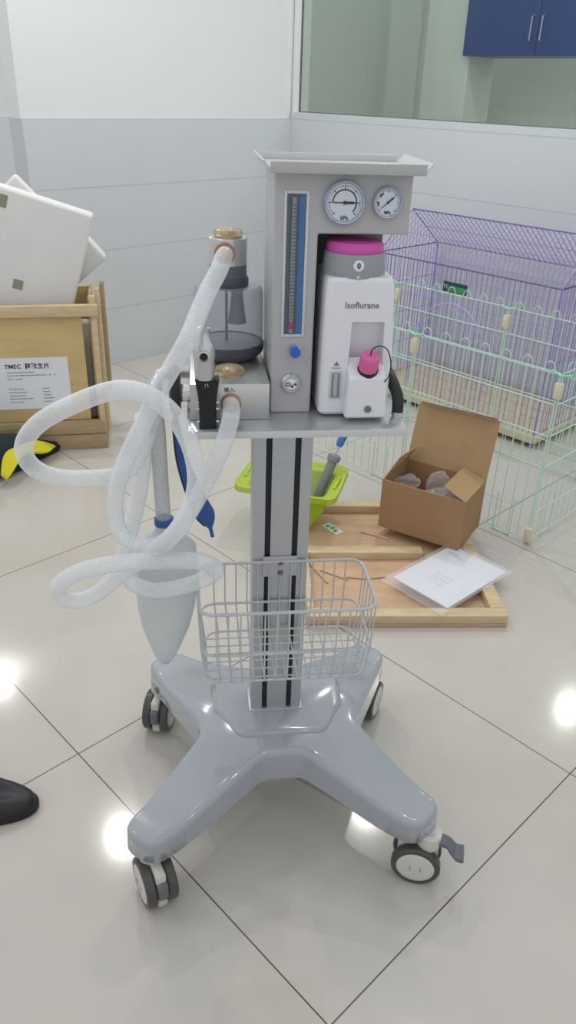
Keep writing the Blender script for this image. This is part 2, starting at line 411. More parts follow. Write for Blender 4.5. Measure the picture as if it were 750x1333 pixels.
# ---- casters
def caster(px, py, ang, pedal):
    T = Matrix.Translation((px, py, 0)) @ Matrix.Rotation(ang, 4, 'Z')
    # local: wheel axis = x, wheel trails along +y by 0.02
    def L(p): return T @ Vector(p)
    b = MB(); b.rod('steel', L((0, 0, 0.07)), L((0, 0, 0.125)), 0.011, 14)
    b.lathe('hub_cream', [(0.0, 0.088), (0.022, 0.088), (0.024, 0.098), (0.024, 0.121), (0.0, 0.121)], (0, 0, 0), mtx=T, seg=20)
    b.box('hub_cream', (-0.0095, -0.022, 0.012), (0.0095, 0.056, 0.098), 0.004, T)
    b.rod('caster_grey', L((-0.018, 0.017, 0.0475)), L((0.018, 0.017, 0.0475)), 0.012, 16)
    c = b.build('caster', root)
    for sx in (-1, 1):
        b = MB(); Tw = T @ Matrix.Translation((sx * 0.0205, 0.017, 0.0475))
        x0, x1 = (-0.0095, 0.0095)
        b.lathe('tyre', [(0.0385, x0), (0.045, x0), (0.0475, x0 + 0.003), (0.0475, x1 - 0.003), (0.045, x1), (0.0385, x1)], axis='x', mtx=Tw, seg=40)
        h0 = x1 * sx
        b.lathe('hub_cream', [(0.0, h0 + sx * 0.0025), (0.025, h0 + sx * 0.0022), (0.035, h0 + sx * 0.0008), (0.0385, h0 - sx * 0.001), (0.0385, h0 - sx * 0.006)], axis='x', mtx=Tw, seg=40)
        for q in (-1, 1):
            b.box('text_grey', (h0 + sx * 0.0018, q * 0.010 - 0.0007, -0.006), (h0 + sx * 0.0031, q * 0.010 + 0.0007, 0.006), 0, Tw)
        b.build('wheel', c)
    if pedal:
        b = MB(); prof = [(-0.022, 0.100), (-0.036, 0.098), (-0.047, 0.086), (-0.056, 0.075), (-0.066, 0.073), (-0.071, 0.076)]
        rr = []
        for y, z in prof:
            wd = 0.012 if y > -0.045 else 0.017
            rr.append([L((-wd, y, z)), L((wd, y, z)), L((wd, y + 0.003, z + 0.010)), L((-wd, y + 0.003, z + 0.010))])
        b.rings('caster_grey', rr); b.build('brake_pedal', c)
    else:
        b = MB(); b.box('caster_grey', (-0.0105, 0.045, 0.040), (0.0105, 0.066, 0.080), 0.006, T); b.build('brake_pedal', c)
CASTERS = [(-0.260, -0.188, math.radians(202), False), (0.268, -0.205, math.radians(70), True), (-0.256, 0.262, math.radians(165), False), (0.250, 0.262, math.radians(150), False)]
for c_ in CASTERS: caster(*c_)

# ---- column: extrusion with two long slots
CX = -0.008
b = MB(); x0, x1 = CX - 0.051, CX + 0.051; yf, yb = 0.03, 0.09
b.box('alu', (x0, yf + 0.006, 0.228), (x1, yb, 0.915), 0.003)
for a, c_ in ((x0, -0.0366), (-0.0266, 0.0130), (0.0230, x1)):
    b.box('alu', (a, yf, 0.228), (c_, yf + 0.0062, 0.915), 0.0012)
b.box('alu', (x0 - 0.004, yf - 0.004, 0.226), (x1 + 0.004, yb + 0.004, 0.2365), 0.002)
col = b.build('column', root)
for a, c_ in ((-0.0366, -0.0266), (0.0130, 0.0230)):
    b = MB(); b.box('slot_black', (a, yf + 0.0035, 0.2366), (c_, yf + 0.0061, 0.914)); s_ = b.build('slot_strip', col); s_['label'] = 'black strip in the column slot'
b = MB(); b.box('powder_grey', (CX - 0.032, yf - 0.003, 0.563), (CX + 0.032, yf - 0.0002, 0.606), 0.001); bp = b.build('basket_bracket', root)
b = MB()
for z in (0.572, 0.593): 
    b.lathe('caster_grey', [(0.0, -0.005), (0.0035, -0.005), (0.0052, -0.002), (0.0052, 0.0)], (CX + 0.001, yf - 0.003, z), 'y', 14)
    b.build('bolt', bp); b = MB()

# ---- basket
bx0, bx1, by0, by1 = -0.158, 0.143, -0.130, 0.026
def rim(z, g=0.0, rc=0.03):
    return rounded_poly([(bx0 + g, by0 + g, z), (bx1 - g, by0 + g, z), (bx1 - g, by1 - g * 0.3, z), (bx0 + g, by1 - g * 0.3, z)], rc, 6)
bk = MB()
bk.tube('wire_grey', rim(0.596), 0.0030, 8, loop=True)
basket = bk.build('basket_rim', None); basket.parent = root; basket.name = 'wire_basket'
b = MB(); b.tube('wire_grey', rim(0.508, 0.003), 0.0025, 8, loop=True); b.build('basket_ring', basket)
b = MB(); b.tube('wire_grey', rim(0.444, 0.010), 0.0022, 8, loop=True); b.build('basket_ring', basket)
b = MB(); n = 13
for i in range(n):
    x = bx0 + 0.028 + (bx1 - bx0 - 0.056) * i / (n - 1); xs = x + (CX - x) * 0.05
    b.tube('wire_grey', [(x, by0 - 0.002, 0.596), (x, by0 + 0.001, 0.508), (xs, by0 + 0.008, 0.446), (xs, by0 + 0.012, 0.441), (xs, by1 - 0.006, 0.441), (xs, by1 - 0.002, 0.448), (x, by1, 0.508), (x, by1 + 0.000, 0.596)], 0.0014, 6)
b.build('cross_wires', basket)
b = MB(); n = 6
for i in range(n):
    y = by0 + 0.022 + (by1 - by0 - 0.044) * i / (n - 1)
    b.tube('wire_grey', [(bx0 - 0.001, y, 0.596), (bx0 + 0.002, y, 0.508), (bx0 + 0.009, y, 0.447), (bx0 + 0.013, y, 0.442), (bx1 - 0.013, y, 0.442), (bx1 - 0.009, y, 0.447), (bx1 - 0.002, y, 0.508), (bx1 + 0.001, y, 0.596)], 0.0014, 6)
b.build('long_wires', basket)

# ---- shelf
SZ = 0.922
b = MB(); b.box('shelf_metal', (-0.166, -0.130, SZ - 0.012), (0.158, 0.125, SZ), 0.002)
b.box('powder_light', (-0.166, -0.1312, SZ - 0.0115), (0.158, -0.1298, SZ - 0.001), 0.0005); shelf = b.build('shelf', root)

# ---- tower
TX0, TX1, HX1, TF, TB, HZ0, HZ1 = -0.041, 0.0205, 0.147, -0.061, 0.075, 1.183, 1.262
b = MB()
L = [(TX0, SZ), (TX1, SZ), (TX1, HZ0), (HX1, HZ0), (HX1, HZ1), (TX0, HZ1)]
b.hexa('powder_grey', [Vector((x, TF, z)) for x, z in L], [Vector((x, TB, z)) for x, z in L])
tower = b.build('tower', root)
mod = tower.modifiers.new('bevel', 'BEVEL'); mod.width = 0.0025; mod.segments = 2
b = MB(); b.box('recess_grey', (TX1 + 0.0005, 0.030, SZ + 0.0005), (0.133, 0.072, HZ0 - 0.0005), 0.001); b.build('back_panel', tower)
# tray on top
z0 = HZ1; b = MB()
b.box('powder_light', (-0.046, -0.082, z0), (0.155, 0.078, z0 + 0.003), 0.001)
b.box('powder_grey', (-0.049, -0.0845, z0 - 0.0015), (0.158, -0.0818, z0 + 0.0125), 0.001)
b.box('powder_light', (-0.046, 0.0765, z0), (0.155, 0.079, z0 + 0.0125), 0.001)
for sx, xa in ((-1, -0.046), (1, 0.155)):
    b.slab('powder_light', [(xa, -0.083, z0 + 0.001), (xa, 0.078, z0 + 0.001), (xa + sx * 0.011, 0.078, z0 + 0.014), (xa + sx * 0.011, -0.083, z0 + 0.014)], 0.002, (sx, 0, -0.6))
b.build('top_tray', tower)
# flow tube window
fm = MB(); fx0, fx1, fz0, fz1 = -0.0235, 0.0025, 1.044, 1.234
b = MB(); 
for lo, hi in (((fx0 - 0.004, TF - 0.002, fz0 - 0.004), (fx0, TF + 0.001, fz1 + 0.004)), ((fx1, TF - 0.002, fz0 - 0.004), (fx1 + 0.004, TF + 0.001, fz1 + 0.004)),
               ((fx0, TF - 0.002, fz1), (fx1, TF + 0.001, fz1 + 0.004)), ((fx0, TF - 0.002, fz0 - 0.004), (fx1, TF + 0.001, fz0))):
    b.box('powder_light', lo, hi, 0.0006)
fl = b.build('flowmeter', tower)
b = MB(); b.box('flow_dark', (fx0, TF - 0.0012, fz0), (fx1, TF - 0.0002, fz1)); b.box('flow_blue', (0.0 - 0.0065, TF - 0.0016, fz0), (fx1 - 0.001, TF - 0.0011, fz1 - 0.004))
b.build('backing', fl)
b = MB(); b.rod('flow_scale', (-0.0135, TF - 0.003, fz0 + 0.003), (-0.0135, TF - 0.003, fz1 - 0.004), 0.0035, 12)
for k in range(34):
    z = fz0 + 0.018 + k * 0.0048; wd = 0.004 if k % 5 == 0 else 0.0026
    b.box('text_dark', (-0.0135 - wd, TF - 0.0068, z), (-0.0135 + wd, TF - 0.0064, z + 0.0007))
b.build('glass_tube', fl)
b = MB(); b.lathe('float_red', [(0.0, 0), (0.0030, 0.001), (0.0038, 0.007), (0.0030, 0.011), (0.0, 0.012)], (-0.0135, TF - 0.0045, 1.052), seg=12); b.build('float_bobbin', fl)
# blue knob, round button
b = MB(); b.lathe('steel_bright', [(0.0, 0), (0.0085, 0.0), (0.0085, -0.006), (0.0, -0.006)], (-0.007, TF, 1.0225), 'y', 24); b.lathe('knob_blue', [(0.0, -0.006), (0.0075, -0.006), (0.0078, -0.016), (0.0065, -0.019), (0.0, -0.0195)], (-0.007, TF, 1.0205), 'y', 24)
k_ = b.build('flow_knob', tower); k_['label'] = 'blue flow control knob'
b = MB(); b.lathe('steel', [(0.0, 0), (0.0150, 0.0), (0.0150, -0.004), (0.0125, -0.007), (0.0105, -0.007), (0.0100, -0.005), (0.0, -0.005)], (-0.0105, TF, 0.970), 'y', 32)
b.lathe('white_plastic', [(0.0, -0.005), (0.0092, -0.005), (0.0088, -0.0085), (0.0, -0.009)], (-0.0105, TF, 0.970), 'y', 32)
ob = b.build('oxygen_button', tower)
text('button_text', 'O\u2082+', 0.0095, 'text_dark', on_front(-0.0105, TF - 0.0093, 0.970), ob, bold=0.0003)
# gauges
def gauge(x, z, r, needle, big):
    b = MB(); y = TF
    b.lathe('gauge_rim', [(0.0, 0), (r, 0.0), (r, -0.008), (r * 0.95, -0.010), (r * 0.87, -0.009), (r * 0.85, -0.006), (0.0, -0.006)], (x, y, z), 'y', 40)
    g = b.build('pressure_gauge', tower)
    b = MB(); b.lathe('gauge_face', [(0.0, -0.0062), (r * 0.84, -0.0062), (r * 0.84, -0.0066), (0.0, -0.0068)], (x, y, z), 'y', 40); fa = b.build('gauge_face', g)
    b = MB(); yy = y - 0.0072
    def tick(a, r0, r1, wd):
        c_, s_ = math.cos(a), math.sin(a); px_, pz_ = -s_, c_
        q = [(x + c_ * r0 + px_ * wd, yy, z + s_ * r0 + pz_ * wd), (x + c_ * r1 + px_ * wd, yy, z + s_ * r1 + pz_ * wd), (x + c_ * r1 - px_ * wd, yy, z + s_ * r1 - pz_ * wd), (x + c_ * r0 - px_ * wd, yy, z + s_ * r0 - pz_ * wd)]
        b.slab('text_dark', q, 0.0003, (0, 1, 0))
    for k in range(31):
        a = math.radians(225 - 270 * k / 30); tick(a, r * (0.70 if k % 5 else 0.64), r * 0.77, r * 0.012 * (1 if k % 5 else 1.8))
    if big:
        for k in range(40):
            a = math.radians(180 - 225 * k / 40); a2 = math.radians(180 - 225 * (k + 1) / 40)
            q = [(x + math.cos(t_) * rr, yy, z + math.sin(t_) * rr) for t_, rr in ((a, r * 0.54), (a2, r * 0.54), (a2, r * 0.60), (a, r * 0.60))]
            b.slab('text_dark', q, 0.0003, (0, 1, 0))
    else:
        for lo_, hi_ in ((200, 175), (150, 120)):
            for k in range(8):
                a = math.radians(lo_ + (hi_ - lo_) * k / 8); a2 = math.radians(lo_ + (hi_ - lo_) * (k + 1) / 8)
                q = [(x + math.cos(t_) * rr, yy, z + math.sin(t_) * rr) for t_, rr in ((a, r * 0.58), (a2, r * 0.58), (a2, r * 0.68), (a, r * 0.68))]
                b.slab('text_dark', q, 0.0003, (0, 1, 0))
    b.build('scale', fa)
    b = MB(); yy = y - 0.0080; a = math.radians(needle); tick(a, -r * 0.55, r * 0.62, r * 0.022); tick(a, 0, r * 0.45, r * 0.05)
    b.lathe('text_dark', [(0.0, -0.0072), (r * 0.08, -0.0072), (r * 0.08, -0.009), (0.0, -0.009)], (x, y, z), 'y', 14); b.build('needle', g)
    text('unit_text', 'kPa' if big else 'MPa', r * 0.26, 'text_dark', on_front(x + (r * 0.02), y - 0.0073, z - r * (0.68 if big else 0.62)), fa, bold=0.0001)
gauge(0.0535, 1.2245, 0.0285, 0, True)
gauge(0.1125, 1.2255, 0.0205, 40, False)

# ---- vaporizer
vap = None
def body_ring(z, xl, xr, yf_, yb_, r):
    return [Vector(p) for p in rounded_poly([(xl, yf_, z), (xr, yf_, z), (xr, yb_, z), (xl, yb_, z)], r, 5)]
b = MB()
sec = [(0.9255, 0.034, 0.130, -0.078, 0.022), (0.931, 0.030, 0.134, -0.084, 0.026), (1.02, 0.0305, 0.1365, -0.085, 0.027), (1.10, 0.032, 0.1315, -0.085, 0.027), (1.124, 0.0335, 0.1285, -0.084, 0.026), (1.1285, 0.036, 0.127, -0.080, 0.022)]
b.rings('white_plastic', [body_ring(z, a, c_, y0_, y1_, 0.009) for z, a, c_, y0_, y1_ in sec])
vb = b.build('vaporizer', root)
# cut the filler recess
cb = MB(); cb.hexa('offwhite', [Vector(p) for p in ((0.069, -0.110, 0.985), (0.122, -0.110, 0.985), (0.122, -0.054, 0.985), (0.069, -0.054, 0.985))],
               [Vector(p) for p in ((0.072, -0.110, 1.068), (0.119, -0.110, 1.068), (0.119, -0.070, 1.068), (0.072, -0.070, 1.068))])
cut = cb.build('cut'); cut.parent = root
bpy.context.view_layer.update()
md = vb.modifiers.new('b', 'BOOLEAN'); md.operation = 'DIFFERENCE'; md.object = cut; md.solver = 'EXACT'
dg = bpy.context.evaluated_depsgraph_get(); me2 = bpy.data.meshes.new_from_object(vb.evaluated_get(dg)); vb.modifiers.clear(); vb.data = me2; bpy.data.objects.remove(cut)
vb.data.set_sharp_from_angle(angle=math.radians(35))
b = MB(); # filler block with sloping top
lo = [(0.066, -0.106, 0.929), (0.130, -0.106, 0.929), (0.130, -0.070, 0.929), (0.066, -0.070, 0.929)]
b.hexa('white_plastic', [Vector(p) for p in lo], [Vector(p) for p in ((0.069, -0.106, 0.992), (0.124, -0.106, 0.992), (0.124, -0.070, 1.014), (0.069, -0.070, 1.014))])
fb = b.build('filler_block', vb); md = fb.modifiers.new('bevel', 'BEVEL'); md.width = 0.004; md.segments = 3
b = MB(); Tt = Matrix.Translation((0.0985, -0.092, 0.999)) @ Matrix.Rotation(math.radians(22), 4, 'X')
b.lathe('black_gloss', [(0.0, -0.004), (0.0155, -0.004), (0.0155, 0.003), (0, 0.003)], mtx=Tt, seg=28); b.build('filler_seal', vb)
b = MB(); 
NR = 36; prof = [(0.0, 0.003), (0.0138, 0.003), (0.0140, 0.006), (0.0136, 0.024), (0.0125, 0.027), (0.0, 0.0275)]
b.lathe('pink_cap', prof, mtx=Tt, seg=NR)
for k in range(24):
    a = 2 * PI * k / 24; p0 = Tt @ Vector((0.0139 * math.cos(a), 0.0139 * math.sin(a), 0.006)); p1 = Tt @ Vector((0.0136 * math.cos(a), 0.0136 * math.sin(a), 0.023)); b.rod('pink_cap', p0, p1, 0.0007, 5)
fc = b.build('filler_cap', vb); fc['label'] = 'pink ribbed filler cap'
b = MB(); top = Tt @ Vector((0, 0, 0.027))
b.tube('black_gloss', catmull([top, top + Vector((0.001, -0.004, 0.010)), top + Vector((0.010, -0.006, 0.016)), top + Vector((0.022, -0.006, 0.011)), top + Vector((0.029, -0.005, -0.006)), top + Vector((0.030, -0.004, -0.022)), top + Vector((0.026, -0.004, -0.035)), top + Vector((0.019, -0.002, -0.041))], 0.002), 0.0009, 6)
b.build('cap_cord', vb)
b = MB(); b.box('powder_light', (0.044, -0.0862, 0.953), (0.062, -0.0848, 0.996), 0.0005); b.box('flow_scale', (0.0465, -0.0868, 0.9555), (0.0595, -0.0860, 0.9935), 0.0002); b.box('powder_grey', (0.050, -0.0874, 0.958), (0.0555, -0.0866, 0.992)); b.build('sight_glass', vb)
b = MB(); b.lathe('text_grey', [(0.0, 0), (0.0055, 0), (0.0055, -0.002), (0.0035, -0.0025), (0.003, -0.001), (0, -0.001)], (0.100, -0.106, 0.944), 'y', 20); b.build('drain_screw', vb)
text('brand_text', 'Isoflurane', 0.0125, 'text_grey', on_front(0.0845, -0.0856, 1.0915), vb, bold=0.0001).name = 'drug_name_text'
b = MB(); # small filling mark above the sight glass
b.slab('text_grey', [(0.049, -0.0855, 1.004), (0.057, -0.0855, 1.004), (0.053, -0.0855, 1.0105)], 0.0003, (0, -1, 0)); b.box('text_grey', (0.046, -0.0858, 1.0000), (0.060, -0.0853, 1.0008)); b.build('warning_mark', vb)
DC = (0.0775, -0.038)
b = MB(); b.lathe('dial_grey', [(0.0, 0), (0.0450, 0.0), (0.0455, 0.002), (0.0445, 0.018), (0.0425, 0.031), (0, 0.031)], (DC[0], DC[1], 1.1275), seg=56)
dial = b.build('dial', vb); dial['label'] = 'grey concentration dial'
b = MB(); b.lathe('pink', [(0.0, 0.0), (0.0405, 0.0), (0.0415, 0.003), (0.0405, 0.010), (0.037, 0.0135), (0, 0.0145)], (DC[0], DC[1], 1.1585), seg=56); p_ = b.build('dial_top', dial); p_['label'] = 'pink dial top'
# zero mark on a white disc at the front of the dial
za = math.radians(-92); zx, zy = DC[0] + 0.0440 * math.cos(za), DC[1] + 0.0440 * math.sin(za)
b = MB(); b.lathe('white_plastic', [(0.0, 0.002), (0.0075, 0.002), (0.0075, -0.0015), (0.006, -0.0022), (0, -0.0022)], (zx, zy, 1.145), 'y', 24); b.build('zero_disc', dial)
text('zero_text', '0', 0.0105, 'text_dark', on_front(zx, zy - 0.0024, 1.145), dial, bold=0.0004)
b = MB(); b.slab('white_plastic', [(zx - 0.002, -0.0845, 1.1285), (zx + 0.002, -0.0845, 1.1285), (zx, -0.0845, 1.1335)], 0.001, (0, 1, 0)); b.build('pointer', vb)
for k, a_ in enumerate((-150, -135, -118, -62, -45)):
    a = math.radians(a_); text('scale_text', '\u00b7', 0.01, 'text_grey', Matrix.Translation((DC[0] + 0.0452 * math.cos(a), DC[1] + 0.0452 * math.sin(a), 1.133)) @ Matrix.Rotation(a + PI / 2, 4, 'Z') @ Matrix.Rotation(PI / 2, 4, 'X'), dial).name = 'scale_mark'

# ---- CO2 absorber block + canister + valve head
BX0, BX1, BF, BB, BT = -0.161, -0.0445, -0.088, 0.118, 0.978
b = MB(); b.box('steel', (BX0, BF, SZ + 0.0005), (BX1, BB, BT), 0.0015); blk = b.build('absorber_block', root)
def clear_dome(cx, cy, z, r, parent, name):
    b = MB(); n = 12
    b.lathe('gold', [(0.0, 0), (r, 0.0), (r, 0.003), (r * 0.92, 0.004), (0, 0.004)], (cx, cy, z), seg=36)
    o = b.build(name, parent)
    b = MB(); R = []
    prof = [(r * 0.95, 0.003), (r * 0.97, 0.006), (r * 0.90, 0.010), (r * 0.66, 0.0125), (r * 0.3, 0.0135), (0.001, 0.0135)]
    for q, h in prof:
        R.append([Vector((cx + q * (1 + 0.05 * math.cos(k * PI)) * math.cos(2 * PI * k / 48), cy + q * (1 + 0.05 * math.cos(k * PI)) * math.sin(2 * PI * k / 48), z + h)) for k in range(48)])
    b.rings('gold_clear', R); b.build('clear_cover', o)
    b = MB(); b.lathe('gold_bright', [(0.0, 0.0), (r * 0.5, 0.0), (r * 0.5, 0.006), (r * 0.3, 0.009), (0, 0.009)], (cx, cy, z + 0.0035), seg=8); b.build('valve_disc', o)
    return o
clear_dome(-0.101, -0.042, BT, 0.0215, blk, 'valve_cap')
b = MB(); b.lathe('copper', [(0.0125, 0.0), (0.0150, 0.0), (0.0150, -0.005), (0.0135, -0.006), (0.0125, -0.006)], (-0.1015, BF, 0.9490), 'y', 28); b.build('port_ring', blk)
text('port_text', '\u8f93\u5165', 0.0080, 'text_dark', on_front(-0.1035, BF - 0.0004, 0.9690), blk, bold=0.0001)
CC = (-0.0985, 0.05)
b = MB(); b.lathe('canister_dark', [(0.0, 0.0), (0.030, 0.0), (0.046, 0.002), (0.054, 0.010), (0.0555, 0.014), (0.0555, 0.024), (0.0530, 0.025), (0.052, 0.022), (0, 0.022)], (CC[0], CC[1], BT), seg=56)
can = b.build('absorber_canister', root)
b = MB(); b.lathe('canister_mid', [(0.0, 0.0), (0.0505, 0.0), (0.0505, 0.001), (0, 0.002)], (CC[0], CC[1], BT + 0.0225), seg=48); b.build('filter_plate', can)
b = MB(); b.lathe('canister_clear', [(0.0535, BT + 0.020), (0.0540, BT + 0.03), (0.0540, 1.078), (0.0525, 1.086), (0.048, 1.0895), (0.030, 1.090)], (CC[0], CC[1], 0), seg=64, caps=False)
gl = b.build('clear_jar', can); gl['label'] = 'clear jar of the canister'
b = MB(); b.rod('canister_dark', (CC[0] - 0.003, CC[1], BT + 0.022), (CC[0] - 0.003, CC[1], 1.09), 0.0022, 10)
b.lathe('caster_grey', [(0.0, 1.028), (0.015, 1.029), (0.012, 1.050), (0.009, 1.072), (0.012, 1.090), (0.0, 1.091)], (CC[0] + 0.014, CC[1] + 0.008, 0), seg=24); b.build('centre_rod_and_reflection', can)  # dark cone beside the rod imitates a reflection in the clear jar
b = MB(); b.lathe('canister_dark', [(0.0, 1.087), (0.030, 1.087), (0.0315, 1.092), (0.0315, 1.100), (0.0295, 1.103), (0.0, 1.103)], (CC[0], CC[1], 0), seg=40); b.build('collar', can)
b = MB(); b.lathe('caster_grey', [(0.0, 1.103), (0.0285, 1.103), (0.0285, 1.122), (0, 1.122)], (CC[0], CC[1], 0), seg=40)
b.lathe('steel', [(0.0, 1.1215), (0.0288, 1.1215), (0.0288, 1.159), (0.0275, 1.160), (0.0, 1.160)], (CC[0], CC[1], 0), seg=48)
hd = b.build('valve_head', root)
clear_dome(CC[0], CC[1], 1.160, 0.0215, hd, 'valve_cap')
b = MB(); b.lathe('copper', [(0.0130, 0.006), (0.0155, 0.006), (0.0155, -0.006), (0.0130, -0.006)], (-0.1045, 0.0225, 1.1405), 'y', 28); b.build('port_ring', hd)
# ---- black side knob, elbow and bag mount at the left of the block
b = MB(); b.lathe('black_rubber', [(0.0, -0.1925), (0.030, -0.1925), (0.0375, -0.189), (0.039, -0.184), (0.037, -0.176), (0.0, -0.176)], (0, -0.018, 0.944), 'x', 36); b.build('side_knob', blk)
b = MB(); b.lathe('steel_bright', [(0.0, -0.1765), (0.013, -0.1765), (0.014, -0.173), (0.014, -0.1615), (0.0, -0.1615)], (0, -0.030, 0.944), 'x', 28); b.build('side_fitting', blk)
b = MB(); b.tube('steel', catmull([(-0.162, 0.045, 0.952), (-0.185, 0.045, 0.952), (-0.208, 0.035, 0.950), (-0.2155, 0.018, 0.938), (-0.2155, 0.0, 0.915), (-0.2153, -0.012, 0.905)], 0.006), 0.0105, 16); b.tube('steel', [(-0.210, 0.034, 0.949), (-0.232, 0.034, 0.925), (-0.2345, 0.031, 0.905)], 0.009, 14); b.build('bag_mount', blk)
# ---- relief valve in front of the block
AX, AY = -0.139, -0.112
b = MB(); b.lathe('steel', [(0.0, 0.996), (0.0135, 0.996), (0.0142, 1.000), (0.0142, 1.022), (0.0155, 1.028), (0.0155, 1.042), (0.0130, 1.048), (0.0095, 1.053), (0.0080, 1.064), (0.0095, 1.068), (0.0, 1.071)], (AX, AY, 0), seg=32)
apl = b.build('relief_valve', root)
b = MB(); b.lathe('steel', [(0.0, 0.0), (0.0085, 0.0), (0.0085, -0.016), (0.0065, -0.0165), (0.0060, -0.014), (0.0, -0.014)], (AX - 0.001, AY - 0.004, 1.032), 'y', 24); sp = b.build('outlet', apl)
b = MB(); b.lathe('black_gloss', [(0.0, -0.0142), (0.0055, -0.0142), (0.005, -0.0148), (0, -0.0148)], (AX - 0.001, AY - 0.004, 1.032), 'y', 20); b.build('outlet_bore', apl)
b = MB(); R = []
for z, wd in ((SZ + 0.001, 0.0130), (0.935, 0.0122), (0.955, 0.0125), (0.972, 0.0135), (0.985, 0.0158), (0.9965, 0.0172)):
    R.append([Vector(p) for p in rounded_poly([(AX + 0.003 - wd, AY - 0.010, z), (AX + 0.003 + wd, AY - 0.010, z), (AX + 0.003 + wd, AY + 0.010, z), (AX + 0.003 - wd, AY + 0.010, z)], 0.004, 3)])
b.rings('black_gloss', R); b.build('black_clamp', apl)
b = MB()
for sx in (-1, 1):
    for z in (0.933, 0.952, 0.962):
        b = MB(); b.lathe('steel_bright', [(0.0, 0.0), (0.0016, 0.0), (0.0016, 0.004), (0.0, 0.004)], (AX + 0.003 + (0.0120 if sx > 0 else -0.0160), AY - 0.006, z), 'x', 10); b.build('clamp_screw', apl)
text('clamp_mark', '\u2229', 0.008, 'powder_light', on_front(AX + 0.002, AY - 0.0104, 0.988), apl)
# ---- black gas hose at the right
b = MB(); b.tube('black_rubber', catmull([(0.1460, 0.020, 0.9620), (0.1445, -0.015, 0.9760), (0.1425, -0.045, 0.9780), (0.1455, -0.068, 0.9690), (0.1505, -0.080, 0.9540), (0.1515, -0.084, 0.9400), (0.1515, -0.085, 0.931)], 0.005), 0.0088, 18); gh = b.build('gas_hose', root)
b = MB(); b.lathe('steel_bright', [(0.0, SZ), (0.0085, SZ), (0.0085, 0.9255), (0.0095, 0.926), (0.0095, 0.932), (0.0, 0.932)], (0.1515, -0.085, 0), seg=24); b.build('metal_ferrule', gh)

# ================================================================== HOSES AND BAGS
HA = [(-0.1045, 0.012, 1.1405), (-0.107, -0.008, 1.1412), (-0.1155, -0.04, 1.1289), (-0.1348, -0.085, 1.1042), (-0.1588, -0.142, 1.064), (-0.1818, -0.145, 1.0243), (-0.2024, -0.138, 0.9875), (-0.2237, -0.12, 0.9392), (-0.2493, -0.11, 0.8873), (-0.2708, -0.1, 0.8327), (-0.2802, -0.1, 0.7842), (-0.2729, -0.11, 0.746), (-0.2453, -0.12, 0.7288), (-0.2015, -0.14, 0.749), (-0.1673, -0.15, 0.8003), (-0.1367, -0.15, 0.8605), (-0.117, -0.148, 0.9051), (-0.1055, -0.138, 0.9385), (-0.1022, -0.118, 0.9490), (-0.1015, -0.0945, 0.9490)]
HB = [(-0.2392, 0.03, 0.884), (-0.2364, -0.015, 0.8509), (-0.2482, -0.035, 0.7788), (-0.2654, -0.045, 0.7133), (-0.2791, -0.055, 0.668), (-0.2716, -0.072, 0.6332), (-0.2333, -0.092, 0.6252), (-0.1866, -0.096, 0.6319), (-0.1447, -0.1, 0.6495), (-0.1283, -0.108, 0.6705), (-0.1513, -0.13, 0.7017), (-0.2175, -0.152, 0.7199), (-0.276, -0.155, 0.72), (-0.3356, -0.14, 0.6974), (-0.3764, -0.12, 0.6571), (-0.3658, -0.105, 0.6192), (-0.3256, -0.1, 0.6244), (-0.2869, -0.105, 0.6606), (-0.2435, -0.118, 0.7021), (-0.195, -0.175, 0.7738), (-0.1665, -0.187, 0.8246), (-0.1543, -0.185, 0.8723), (-0.1613, -0.178, 0.9221), (-0.1845, -0.175, 0.9686), (-0.219, -0.17, 0.9944), (-0.2599, -0.15, 0.9929), (-0.3145, -0.13, 0.9684), (-0.3727, -0.11, 0.9314), (-0.4019, -0.1, 0.8919), (-0.3966, -0.09, 0.8538), (-0.3597, -0.08, 0.8288), (-0.2901, -0.07, 0.8234), (-0.259, -0.058, 0.8301), (-0.2389, -0.048, 0.8591), (-0.2236, -0.032, 0.8933), (-0.2137, -0.018, 0.9143)]
HC = [(-0.2152, -0.015, 0.9063), (-0.2137, -0.02, 0.8659), (-0.2131, -0.025, 0.8006), (-0.2114, -0.03, 0.7087)]
def hose(name, pts, r, m, pitch=0.0033, seg=18, amp=0.0008, smooth_ends=0.02):
    P = resample(catmull(pts, 0.004), pitch / 3); n = len(P); rad = []
    L = pitch / 3
    for i in range(n):
        e = min(i, n - 1 - i) * L
        rad.append(r - 0.0003 if e < smooth_ends else r - amp + amp * (0, 1, 1)[i % 3])
    b = MB(); b.tube(m, P, r, seg, radii=rad, caps=False)
    o = b.build(name, loc=MO, rot=MA, sharp=70)
    return o
ha = tag(hose('corrugated_hose', HA, 0.0128, 'hose_white'), 'white corrugated breathing hose running between the two machine ports', 'hose', 'white corrugated breathing hoses')
hb = tag(hose('corrugated_hose', HB, 0.0134, 'hose_white'), 'longest white corrugated hose, coiled in a wide loop left of the machine', 'hose', 'white corrugated breathing hoses')
hc = tag(hose('corrugated_hose', HC, 0.0125, 'hose_grey'), 'short straight greyish corrugated hose hanging down to the white bag', 'hose', 'white corrugated breathing hoses')
